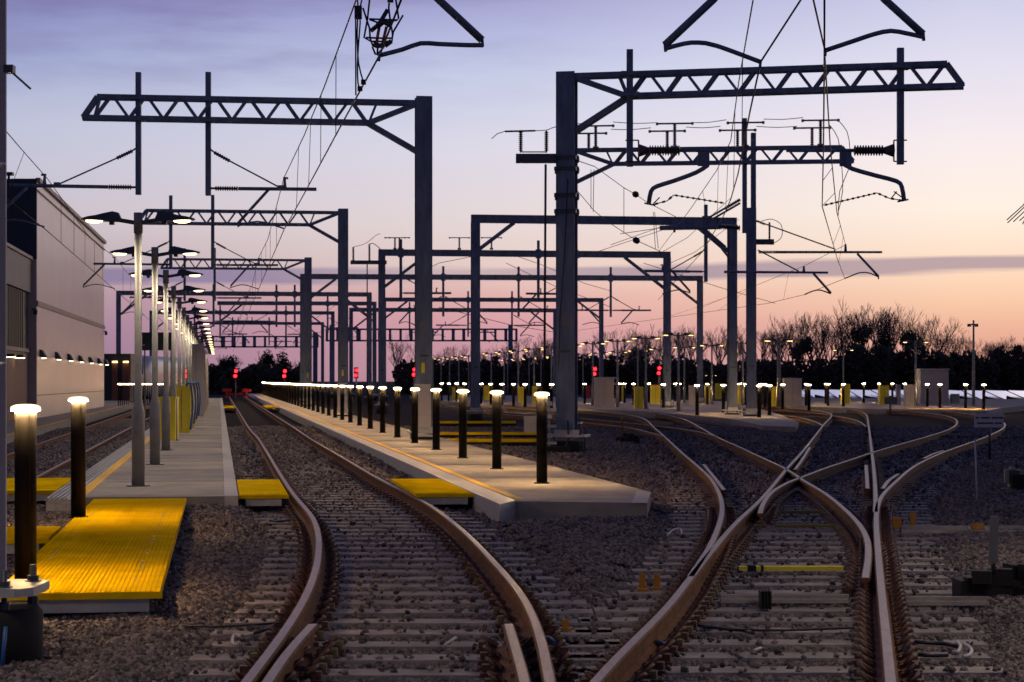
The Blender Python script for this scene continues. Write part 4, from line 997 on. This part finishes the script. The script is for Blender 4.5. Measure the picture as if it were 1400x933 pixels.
for px in (8,27):
    Y = 74 if px == 27 else 71.2; p = Vector((BX(Y,-.1),Y,2.55)); m = MB(); m.box(p,(.36,.3,.10)); w_ = m.build('wall_lamp','lamp_shell',ann); MB().box((p.x+.02,p.y,p.z-.065),(.3,.22,.02)).build('lens','lens_wall',w_)
rt = thing('roof_plant', 'dark railings and pipework on the roof above the entrance bay', 'roof plant', tuple(W(30,248,79.5)))
m = MB()
for a, b_ in (((15,246),(36,246)),((15,253),(36,253)),((15,246),(15,258)),((22,246),(22,258)),((28,246),(28,258)),((36,246),(36,258)),((12,240),(12,258))): m.tube([W(*a,79.6),W(*b_,79.6)],.05,6)
m.box(W(12,238,79.6),(.35,.3,.12)); m.build('railing','cladding_dark',rt)
fb = thing('store_building', 'low dark building with red lit doorway strips beyond the depot corner', 'building', tuple(W(150,HZ,150))); fb.location.z = 0
m = MB(); p0 = W(143,HZ,150); m.box((p0.x-5.0+.9,152,1.85),(12,4,3.6)); m.build('wall','cladding_dark',fb)
for px in (157,172): MB().box(W(px,525,149.8),(.42 if px<160 else .5,.1,3.3)).build('door_strip','red_brown',fb); MB().box(W(px,495,149.6),(.35,.25,.12)).build('lamp','lens_head_far',fb)
for i, (px, w) in enumerate(((186,2.3),(226,1.5))):
    tr = thing('parked_train', 'white rounded train nose '+('nearest the depot building' if i == 0 else 'farther right behind the lamp posts'), 'train', tuple(W(px,HZ,165+i*20))); tr.location.z = 0
    Y = 165+i*20; c = W(px,HZ,Y); m = MB(); rings = []; w2 = w/2*1.05
    for k, (dy, sc_) in enumerate(((0,.45),(.4,.72),(1.2,.9),(2.6,1.0),(18,1.0))):
        for a in range(20):
            th = math.pi*2*a/20; x = math.copysign(abs(math.cos(th))**.55, math.cos(th))*w2*sc_; z = math.copysign(abs(math.sin(th))**.6, math.sin(th))*1.75*sc_+2.0; rings.append((c.x+x, Y+dy, z))
    fs = [(k*20+j,k*20+(j+1)%20,(k+1)*20+(j+1)%20,(k+1)*20+j) for k in range(4) for j in range(20)]+[tuple(reversed(range(20)))]
    m.add(rings, fs, 0, True); m.build('body','train_white',tr)
    m = MB(); m.add([(c.x-w2*.5,Y+.1,2.2),(c.x+w2*.5,Y+.1,2.2),(c.x+w2*.42,Y+.35,3.0),(c.x,Y+.42,3.2),(c.x-w2*.42,Y+.35,3.0)],[(0,1,2,3,4)]); m.v = [(x,y-.30,z) for x,y,z in m.v]; m.build('windscreen','glass_dark',tr)
    MB().box((c.x, Y+.3, .25),(w*.8,.5,.35)).build('coupler_valance','black',tr)
fn = thing('handrail', 'dark railing with a glowing strip of lights along the top behind the near lamp posts', 'railing', tuple(W(165,HZ,120))); fn.location.z = 0
m = MB(); n = 26
for k in range(n):
    x = 162+(228-162)*k/(n-1); Y = 118+24*k/(n-1); m.tube([W(x,527,Y), (W(x,HZ,Y).x, Y, .2)], .03, 5)
m.tube([W(162,527,118),W(228,527,142)],.04,6); m.build('railing_panel','bollard_body',fn)
MB().tube([W(162,525.5,118),W(228,525.5,142)],.035,6).build('light_strip','lens_strip',fn)
for px in (164,173,201,218):
    pass

# ------------------------------------------------------------------ signals, signs, cabinets
def signal(px, y, Y, label, post=True):
    t = thing('signal', label, 'signal', (W(px,HZ,Y).x,Y,0), 'red signals'); k = Y/FP
    MB().box((W(px,y,Y).x, Y, W(px,y,Y).z), (.30*Y/150,.18,.80*Y/150)).build('head','black',t)
    for dy in (-3.4, 3.4):
        c = W(px+(.6 if dy<0 else -.4), y+dy, Y-.12); MB().tube([c, c+Vector((0,-.05,0))], 2.1*k, 12).build('lamp','red_lamp',t)
    MB().tube([(W(px,HZ,Y).x,Y+.05,0.0), (W(px,HZ,Y).x,Y+.05,W(px,y,Y).z)], .06, 6).build('post','pole_grey',t)
for a in ((255,511,150,'red signal among the left lamp posts'),(322,511,196,'red signal above the buffer stop of the middle track'),(389,511,196,'red signal above the far end of the bollard row'),
          (487,510,165,'red signal between the masts left of the front left mast'),(566,509,160,'red signal half hidden behind the front left mast'),(813,508,140,'red signal just right of the central mast'),(901,507,135,'red signal left of the right portal column')):
    signal(*a)
bf = thing('buffer_stop', 'red buffer stop closing the end of the middle track', 'buffer stop', tuple(A(1.65,199)))
m = MB(); 
for s in (-.95,.95): m.box(A(1.65+s,199,.75),(.9,.15,.3),.14); m.box(A(1.65+s,199,.35),(.25,.2,.7),.14); 
m.bar(A(.9,199.3,.4),A(2.4,199.3,.4),.2,.2); m.build('frame','red',bf)
sg = thing('hanging_sign', 'wide dark green sign board behind the second lamp post on the left platform', 'sign', tuple(W(216,HZ,75))); sg.location.z = 0
MB().box(W(216,467,75),(1.24,.08,.66)).build('board','sign_green',sg); 
for x in (198,234): MB().tube([(W(x,HZ,75.1).x,75.1,.2),W(x,460,75.1)],.03,6).build('post','pole_grey',sg)
MB().box(W(196,472,74.94),(.09,.01,.06)).build('label_plate','white',sg)
ns = thing('notice_sign', 'white two-line notice board on a dark post at the right beside the curving rail', 'sign', tuple(G(1353,640)))
Ys = 42.0
MB().box(W(1352,575,Ys),(.60,.02,.285)).build('board','sign_white',ns)
m = MB(); rr = random.Random(2)
for y, groups in ((571.5,((1333.5,1338),(1341,1353.5),(1356,1371))),(578.8,((1335.5,1357.5),(1360,1370)))):
    for a, b_ in groups:
        x = a
        while x < b_-.4: w = rr.uniform(.9,1.5); m.box(W(x+w/2,y,Ys-.013),(w*.8*Ys/FP,.004,2.1*Ys/FP)); x += w
m.build('lettering','black',ns); MB().tube([(W(1353,HZ,Ys+.03).x,Ys+.03,0),W(1353,566,Ys+.03)],.03,8).build('post','dark_steel',ns)
st = thing('marker_stake', 'thin pale stake leaning slightly in the ballast below the white notice board', 'stake', tuple(G(1336,688)))
MB().tube([G(1336,690),W(1333,601,27.7)],.012,6).build('rod','white',st)
def cabinet(px, y0, y1, w, label, mt='cabinet_grey', name='equipment_cabinet', Y=None, hose=False, side=None, dep=.5):
    Y = Y or 4032/(y1-HZ); t = thing(name, label, 'cabinet', (W(px,HZ,Y).x,Y,ZP)); h = (y1-y0)*Y/FP; c = W(px,HZ,Y); ww = w*Y/FP
    MB().box((c.x, Y, ZP+h/2),(ww,dep,h)).build('housing',mt,t)
    MB().box((c.x, Y, ZP+h+.02),(ww*1.05,dep*1.08,.04)).build('lid',side or mt,t)
    MB().bar((c.x,Y-dep/2-.004,ZP+.08),(c.x,Y-dep/2-.004,ZP+h-.06),.012,.012).build('door_seam','seam',t)
    if hose:
        m = MB(); m.tube(catmull([(c.x+ww*.5,Y-dep*.3,ZP+h*1.05),(c.x+ww*.65,Y-dep*.4,ZP+h*.8),(c.x+ww*.62,Y-dep*.4,ZP+h*.35),(c.x+ww*.5,Y-dep*.4,ZP+.1)],.1),.035,6); m.build('hose','blue',t)
    return t
cabinet(230,545,602,24,'nearest bright yellow cabinet on the left platform behind the lamp posts','yellow_box')
for i in range(7):
    p = A(-1.05, 57.5+7.3*i); t = cabinet(700+p.x*FP/p.y, HZ-(1.25-1.44)*FP/p.y, 0, .45*FP/p.y, ORD[i+1]+' yellow cabinet from the near end of the left platform row','yellow_box',Y=p.y,hose=True) if False else None
def cab_at(P, w, h, label, mt, hose=True, dep=.5, lidm=None):
    t = thing('equipment_cabinet', label, 'cabinet', (P.x,P.y,ZP))
    MB().box((P.x,P.y,ZP+h/2),(w,dep,h),.142).build('housing',mt,t); MB().box((P.x,P.y,ZP+h+.02),(w*1.05,dep*1.05,.04),.142).build('lid',lidm or mt,t)
    MB().bar((P.x,P.y-dep/2-.02,ZP+.08),(P.x,P.y-dep/2-.02,ZP+h-.06),.012,.012).build('door_seam','seam',t)
    if hose:
        m = MB(); m.tube(catmull([(P.x+w*.3,P.y-dep*.5,ZP+h+.05),(P.x+w*.6,P.y-dep*.6,ZP+h*1.1),(P.x+w*.75,P.y-dep*.6,ZP+h*.6),(P.x+w*.6,P.y-dep*.6,ZP+.1)],.1),.03,6); m.build('hose','blue',t)
    return t
for i in range(10): cab_at(A(-1.0, 57.5+7.3*i), .42, 1.25, ORD[i+1]+' yellow cabinet from the near end of the left platform, with blue hose', 'yellow_box')
for i in range(5): cab_at(A(-0.9, 84+9*i), .55, 2.9-.1*i, ORD[i]+' tall grey locker standing between the far lamp posts of the left platform', 'cabinet_grey', False)
cabinet(826,517,557,26,'large plain grey cabinet with pink edge right of the central mast')
cabinet(1083,518,556,25,'grey cabinet with pinkish side right of the tall slim mast')
cabinet(873,530,559,12,'yellow cabinet left of the right portal column, nearer one','yellow_box')
cabinet(896,527,552,13,'yellow cabinet with red top edge left of the right portal column, farther one','yellow_box',side='red')
cabinet(803,528,545,8,'small dark red cabinet beside the lamp post right of the central mast','red')
for x, y0, y1, w, lab in ((625,530,546,14,'yellow cabinet behind the fourth bollard, left of the others in the middle distance'),(667,528,547,12,'second yellow cabinet in the middle distance left of the central mast'),(713,530,551,10,'third yellow cabinet in the middle distance left of the central mast'),(732,529,552,9,'fourth yellow cabinet in the middle distance just left of the front bollard'),
    (846,528,547,4,'narrow yellow cabinet right of the large grey one'),(852,528,547,4,'narrow yellow cabinet beside its narrow twin right of the large grey one'),(967,528,550,7,'yellow cabinet right of the farthest portal column'),(982,525,546,8,'bright yellow hooded cabinet between the two dark columns'),
    (1013,529,553,8,'yellow cabinet seen between the blue mast and portal column'),(1058,530,556,8,'yellow cabinet hidden behind bollards right of the tall mast'),(1156,526,552,11,'yellow and grey cabinet behind the bollard left of the bright yellow box')):
    cabinet(x,y0,y1,w,lab,'yellow_box')
cabinet(1208,528,553,13,'brightest plain yellow cabinet on the far right platform','yellow_box')
cabinet(1244,527,555,15,'beige cabinet with yellow side and blue hose left of the white hut','cabinet_grey',hose=True)
cabinet(1228,527,553,5,'slim beige post cabinet left of the beige cabinet')
cabinet(948,528,552,12,'grey cabinet left of the farthest portal column')
hut = thing('equipment_hut', 'white flat-roofed equipment hut on the far right platform', 'hut', tuple(W(1278,HZ,128))); hut.location.z = 0
p = W(1276,HZ,128); m = MB(); m.prism([(p.x-1.0,127),(p.x+.75,127),(p.x+1.15,130.5),(p.x-.6,130.5)], .1, 2.35); m.build('wall','cabinet_grey',hut)
m = MB(); m.prism([(p.x-1.08,126.9),(p.x+.8,126.9),(p.x+1.22,130.6),(p.x-.66,130.6)], 2.351, 2.42); m.build('roof','white',hut)
m = MB(); m.box((p.x+1.35,128,.55),(.5,.4,.6)); m.build('air_unit','cream',hut)
db = thing('small_sign', 'small dark blue square board on a post before the bright yellow cabinet', 'sign', tuple(G(1218,566)))
m = MB(); m.box(W(1218,548,100),(.62,.03,.34)); m.build('board','cladding_grey',db); MB().tube([(W(1217,HZ,100.05).x,100.05,0),W(1217,548,100.05)],.04,6).build('post','dark_steel',db)
ws = thing('small_sign', 'small white sign with dark symbol on the lamp post right of the grey cabinet', 'sign', tuple(W(841,521,105)))
MB().box(W(841,521,105),(.26,.03,.40)).build('board','white',ws); MB().box(W(841,521,104.97),(.10,.01,.22)).build('symbol','black',ws)
cp = thing('camera_pole', 'tall slim pole with two cameras on top at the far right', 'pole', tuple(W(1331,HZ,120))); cp.location.z = 0
MB().tube([(W(1331,HZ,120).x,120,.2),W(1331,520,120),W(1331,438,120)],[.10,.09,.05],8).build('pole','pole_grey',cp)
m = MB(); m.tube([W(1325,444,120),W(1336,444,120)],.05,6); m.tube([W(1325,443,120),W(1325,447,120)],.11,8); m.tube([W(1335,443,120),W(1335,447,120)],.11,8); m.build('camera','dark_steel',cp)
# solar panels: tilted glass rows catching the sky
sp0 = None
for i in range(11):
    px = 1100+i*33; Y = 190-i*2.2; c = W(px,HZ,Y)
    if sp0 is None:
        sp0 = thing('solar_panel', 'x', 'solar panel', (c.x,Y,0), 'tilted solar panel rows'); m = MB()
        m.add([(-1.2,0,.10),(1.3,0,.02),(1.3,8,.82),(-1.2,8,.90)],[(0,1,2,3)]); m.v = [(x+c.x,y+Y,z-.05) for x,y,z in m.v]
        m.build('panel','solar',sp0); m = MB(); m.add([(c.x-1.3,Y-.05,-.1),(c.x+1.1,Y-.05,-.1),(c.x-1.3,Y-.05,.42)],[(0,1,2)]); m.bar((c.x-1.25,Y,.0),(c.x-1.25,Y+8,.80),.05,.06); m.build('frame','black',sp0); sp0['label'] = 'leftmost tilted solar panel beyond the far right platform'
    else: dup(sp0, (c.x,Y,0), ORD[i]+' tilted solar panel from the left beyond the far right platform')
# fan of rods at the right edge
sk = thing('bird_guard', 'fan of thin dark rods cut off by the right picture edge below the gantry', 'bracket', tuple(W(1402,280,30)))
m = MB()
for a, b_ in (((1400,280),(1376.5,301)),((1401,283),(1377.5,305)),((1402,288),(1385.5,303.5)),((1403,294),(1394,302)),((1402,299),(1398,307))): m.tube([W(*a,30),W(*b_,30)],.008,5)
m.tube([W(1400,280,30),W(1420,270,30)],.02,6); m.build('rod','dark_steel',sk)

# ------------------------------------------------------------------ small trackside equipment
def bxp(px, py, z, sz, mi, nm, t): MB().box((G(px,py,z).x,G(px,py,z).y,z),sz).build(nm,mi,t)
sp = thing('stretcher_bar', 'bright yellow stretcher bar lying across the turnout rails', 'stretcher bar', tuple(G(1080,777,.06)))
p = G(1010,777,.06); q = G(1152,777,.06); m = MB(); m.bar(p,q,.10,.035); m.build('bar','yellow_box',sp)
m = MB(); m.box(p.lerp(q,.12),(.07,.12,.05)); m.box(p.lerp(q,.22),(.02,.12,.05)); m.build('clamp','black',sp)
for i, (x0,x1,y,lab) in enumerate(((1060,1140,700,'thin olive strap across the turnout near the crossing'),(1060,1150,719,'second olive strap across the turnout nearer the camera'))):
    t = thing('stretcher_bar', lab, 'stretcher bar', tuple(G(x0,y,.05))); MB().bar(G(x0,y,.04),G(x1,y,.04),.09,.03).build('bar','olive',t)
for x0,x1,y,lab in ((985,1160,817,'dark steel drive rod crossing between the turnout rails in the foreground'),(1238,1352,820,'dark steel drive rod right of the turnout in the foreground'),(1232,1402,722,'dark steel drive rod right of the turnout in the middle distance')):
    t = thing('drive_rod', lab, 'rod', tuple(G(x0,y)))
    m = MB(); m.bar(G(x0,y,.06),G(x1,y,.06),.05,.045); m.bar(G(x0,y+5,.05),G(x1,y+5,.05),.04,.03); m.build('rod','sleeper',t)
    m = MB(); m.bar(G(x0,y+2.5,.02),G(x1,y+2.5,.02),.10,.05); m.build('channel','black',t)
bx = thing('coupling', 'black ribbed coupling block at the middle of the foreground drive rod', 'coupling', tuple(G(1046,820)))
m = MB(); c = G(1046,820,.08)
for k in range(4): m.box(c+Vector(((k-1.5)*.022,0,0)),(.014,.13,.13))
m.build('block','black',bx)
def lump(name, label, cat, px, py, w, h, seed, mt='black', n=14):
    c = G(px,py); t = thing(name, label, cat, tuple(c)); rr = random.Random(seed); m = MB()
    for k in range(n):
        x = c.x+rr.uniform(-w/2,w/2)*.8; y = c.y+rr.uniform(-.15,.2); z = rr.uniform(.05,h*.8); s_ = rr.uniform(.08,.2)
        m.box((x,y,z),(s_*1.3,s_,s_*.9),rr.uniform(-.5,.5))
    m.box((c.x,c.y+.05,h*.3),(w*.9,.3,h*.6)); m.build('housing',mt,t); return t
pm = lump('point_machine', 'bulky black point machine with upright grey handle post at the right edge', 'point machine', 1388,826,.95,.30,5)
m = MB(); m.bar(W(1357,772,15.0),W(1360,706,15.0),.058,.03); m.build('handle_post','cladding_grey',pm); MB().tube([W(1359,785,15),W(1358,770,15)],.018,8).build('swivel','black',pm)
lump('point_machine', 'small black point machine beside the side track right of the central mast', 'point machine', 858,607,.7,.28,8)
t = thing('marker_post', 'thin ochre marker post standing by the small black point machine', 'post', tuple(G(851,598))); MB().tube([G(851,598),W(850,572,57)],.025,6).build('post','orange',t)
for (px,py,w,h,lab) in ((878,808,.05,.14,'upright orange bracket left of the foreground stock rail'),(898,806,.05,.12,'shorter orange bracket touching the foreground stock rail'),(773,862,.045,.07,'tiny orange peg in the ballast between the foreground tracks'),
                    (1226,722,.10,.12,'orange cover plate just right of the right stock rail'),(1248,722,.06,.17,'orange upright bracket right of the right stock rail')):
    c = G(px,py); t = thing('rail_marker', lab, 'bracket', tuple(c)); m = MB(); m.box((c.x,c.y,h/2),(w,.03,h)); m.box((c.x,c.y-.03,.012),(w*1.8,.08,.02)); m.build('plate','orange',t)
t = thing('rail_marker', 'orange round fitting on the drive rod at the right', 'bracket', tuple(G(1336,723))); m = MB(); c = G(1336,723,.06)
m.tube([c+Vector((-.07,0,0)),c+Vector((.07,0,0))],.06,8); m.tube([c+Vector((-.1,0,-.01)),c+Vector((-.07,0,0))],.03,6,1); m.tube([c+Vector((.07,0,0)),c+Vector((.11,0,-.01))],.03,6,1); m.build('fitting',['orange','white'],t)
ib = thing('isolator', 'cream and dark isolator unit on a beam at the right edge', 'isolator', tuple(G(1385,668)))
Yi = 30.5; m = MB()
for x in (1376,1396): m.box(W(x,651,Yi),(.06,.08,.19))
m.box(W(1384,641,Yi),(.08,.1,.05)); m.box(W(1383,664,Yi),(.1,.1,.05)); m.box(W(1392,671,Yi),(.50,.12,.075)); m.build('frame','cream',ib)
m = MB(); m.box(W(1386,652,Yi),(.14,.12,.2)); m.tube([W(1389,640,Yi),W(1389,628,Yi)],.03,6); m.build('core','dark_steel',ib); MB().box((W(1397,690,Yi).x,Yi,.12),(.35,.3,.3)).build('foot','black',ib)
# cables lying in the ballast
def cable(label, pts, r=.012, mt='cable', tip=None, z=.03):
    P = catmull([G(x,y,z+((i%2)*.012)) for i,(x,y) in enumerate(pts)],.06); t = thing('cable', label, 'cable', tuple(P[0])); MB().tube(P,r,6).build('sheath',mt,t)
    if tip: MB().tube(catmull([G(x,y,z+.02) for x,y in tip],.04),r*.8,6).build('end','white',t)
cable('long black cable crossing the ballast below the yellow walkway', [(56,834),(80,834),(110,842),(150,848),(190,852),(228,855)], .011)
cable('thin dark cable lying along the ballast right of the walkway', [(228,855),(300,857),(380,852)], .008)
cable('black cable with white end left of the middle track', [(382,852),(360,862),(345,866)], .012, tip=[(345,866),(330,870),(320,868),(318,880),(326,882)])
cable('black looped cable left of the curving rail', [(404,708),(385,713),(368,712),(362,716),(372,718)], .014)
cable('black cable in the middle of the turnout ending in a white tip', [(955,855),(990,860),(1015,862),(1030,866)], .012, tip=[(1030,890),(1040,886),(1002,876),(1001,876)][:2])
cable('black cable loops right of the turnout with silver ends', [(1228,872),(1255,878),(1290,880),(1310,884)], .014, tip=[(1308,878),(1313,884),(1309,892),(1304,891)])
cable('second black cable lying right of the turnout with curled silver end', [(1235,892),(1265,896),(1295,896)], .014, tip=[(1318,880),(1328,888),(1325,896),(1316,898)])
cable('blue cable under the right stock rail', [(1226,874),(1238,876),(1244,882),(1236,888)], .016, 'blue')
cable('blue cable tucked under the left stock rail', [(895,878),(905,880),(914,886)], .016, 'blue')
cable('blue cable beside the right rail of the middle track', [(741,872),(752,874),(758,880)], .016, 'blue')
cable('pale short loose cable end between the middle rails', [(606,884),(614,878),(623,872)], .010, 'white')
cable('pale crumpled strip in the ballast left of the turnout', [(912,732),(920,725),(930,723),(932,730)], .010, 'white')
cable('long black cable under the foreground turnout rods', [(960,858),(1050,862),(1180,858)], .009)

# ------------------------------------------------------------------ trees and hedge
def tree_mesh(seed, h=11.0, spread=.5, depth=6, twr=.028):
    rr = random.Random(seed); wood = MB(); tw = MB(); tips = []
    def grow(p, d, l, r, k):
        q = p+d*l; mb = wood if k < 2 else tw
        mb.tube([p, p.lerp(q,.5)+Vector((rr.uniform(-1,1),rr.uniform(-1,1),0))*l*.04, q], [r, r*.85, r*.7], 5 if k < 2 else 3, 0, False, False)
        tips.append((q, k))
        if k >= depth: return
        for c in range(rr.choice((2,2,3)) if k else 6):
            a = rr.uniform(0, 6.283); sp_ = rr.uniform(.35, 1.0)*spread*(1.25 if k == 0 else 1)
            nd = (d+Vector((math.cos(a), math.sin(a), 0))*sp_+Vector((0,0,.30))).normalized()
            grow(q if rr.random() < .6 else p.lerp(q, rr.uniform(.5,.95)), nd, l*rr.uniform(.66,.86), max(twr*.75, r*.58), k+1)
    grow(Vector((0,0,-.3)), Vector((rr.uniform(-.05,.05),0,1)).normalized(), h*.20, h*.016, 0)
    return wood, tw, tips
def leafblob(mb, c, r, n, rr, s0=.22):
    for _ in range(n):
        u = Vector((rr.gauss(0,1),rr.gauss(0,1),rr.gauss(0,1))); u.normalize(); p = Vector(c)+Vector((u.x*r[0],u.y*r[1],u.z*r[2]))*rr.random()**.4
        a = Vector((rr.gauss(0,1),rr.gauss(0,1),rr.gauss(0,1))).normalized(); b_ = a.orthogonal().normalized(); s_ = s0*rr.uniform(.6,1.5)
        mb.add([p+a*s_, p+b_*s_*.7, p-a*s_, p-b_*s_*.7], [(0,1,2,3)])
protos = []
TREES = [(545,455,300),(600,480,290),(622,470,300),(652,478,290),(690,470,300),(718,458,290),(742,452,300),(800,470,290),(838,448,300),(872,440,280),(905,442,300),(945,440,290),(978,446,300),(1010,450,290),(1050,436,300),(1082,428,280),(1112,424,300),(1142,428,290),
         (1178,404,280),(1210,410,270),(1244,420,290),(1275,432,280),(1305,448,300),(1345,470,290),(1372,455,280),(1396,458,290),(1425,452,280),(365,478,290),(312,484,280),(395,492,290),(345,500,300)]
TREES[27:27] = [(572,468,290),(637,486,280),(665,472,290),(732,466,280),(765,470,300),(858,462,270),(890,452,290),(925,448,300),(992,440,280),(1030,446,290),(1066,440,300),(1097,436,290),(1127,432,280),(1160,424,300),(1194,418,290),(1226,422,300),(1258,436,290),(1290,444,300),(1320,462,290),(1358,464,280),(1410,462,290)]
TREES = sorted(TREES[:48])+[t_ for t_ in TREES[48:]]
NR = sum(1 for t_ in TREES if t_[0] > 400); TREES = sorted([t_ for t_ in TREES if t_[0] > 400])+sorted([t_ for t_ in TREES if t_[0] < 400])
for i, (px, ty, Y) in enumerate(TREES):
    c = W(px,HZ,Y); H = W(px,ty,Y).z; v = i % 5; ivy = px in (872,1178,1244,1210,1097,972) or px < 400
    lab = ordn(i if px > 400 else i-NR)+(' bare winter tree from the left along the right-hand skyline' if px > 400 else ' dark bushy tree, counted through the clump behind the buffer stop')
    if i < 5:
        wood, tw, tips = tree_mesh(40+i, 11, .60+.05*i, 6, .016)
        top = max(z for x,y,z in tw.v); t = thing('bare_tree', lab, 'tree', (0,0,0), 'trees on the skyline')
        wood.build('trunk','bark',t); tw.build('crown','twig',t); protos.append((t, top)); t.location = (c.x,Y,0); s_ = H/top; t.scale = (s_*.95,s_*.95,s_)
    else:
        src, top = protos[v]; t = dup(src, (c.x,Y,0), lab, rz=rnd.uniform(0,6.28)); s_ = H/top; t.scale = (s_,s_,s_)
    if ivy:
        mb = MB(); rr = random.Random(i); s_ = H/top
        for k in range(9 if px > 400 else 14): leafblob(mb, (rr.uniform(-1,1)*(1.0 if px > 400 else 2.2), rr.uniform(-.6,.6), H*rr.uniform(.25,.66 if px > 400 else .86)), (.9,.8,1.0), 150, rr, .16)
        mb.v = [(x/s_, y/s_, z/s_) for x,y,z in mb.v]
        o = mb.build('ivy','ivy'); o.parent = t
hd = MB(); rr = random.Random(9)
def hedge_run(x0, x1, top0, top1, Y):
    n = int((x1-x0)/5)
    for k in range(n):
        f = k/max(1,n-1); px = x0+(x1-x0)*f; top = top0+(top1-top0)*f+rr.uniform(-9,8); c = W(px,HZ,Y+rr.uniform(-4,4)); H = W(px,top,Y).z
        z = .3
        while z < H: leafblob(hd, (c.x+rr.uniform(-.4,.4),c.y,z), (.75,.8,.55), 34, rr, .26); z += .6
    p0 = W(x0,HZ,Y+3); p1 = W(x1,HZ,Y+3); m_ = 24
    for k in range(m_):
        a = p0.lerp(p1,k/m_); b_ = p0.lerp(p1,(k+1)/m_); zt_ = W(x0,(top0+(top1-top0)*k/m_)+9,Y).z
        hd.box(((a.x+b_.x)/2,(a.y+b_.y)/2,zt_/2),((b_.x-a.x)*1.02,1.5,zt_+rr.uniform(-.3,.2)))
hedge_run(545,860,500,494,268); hedge_run(860,1150,496,500,266); hedge_run(1150,1330,482,488,264); hedge_run(1330,1480,488,482,266); hedge_run(288,415,506,508,262)
tag(hd.build('hedgerow','hedge'), 'dark dense hedge and undergrowth along the back of the yard', 'hedge', kind='stuff')
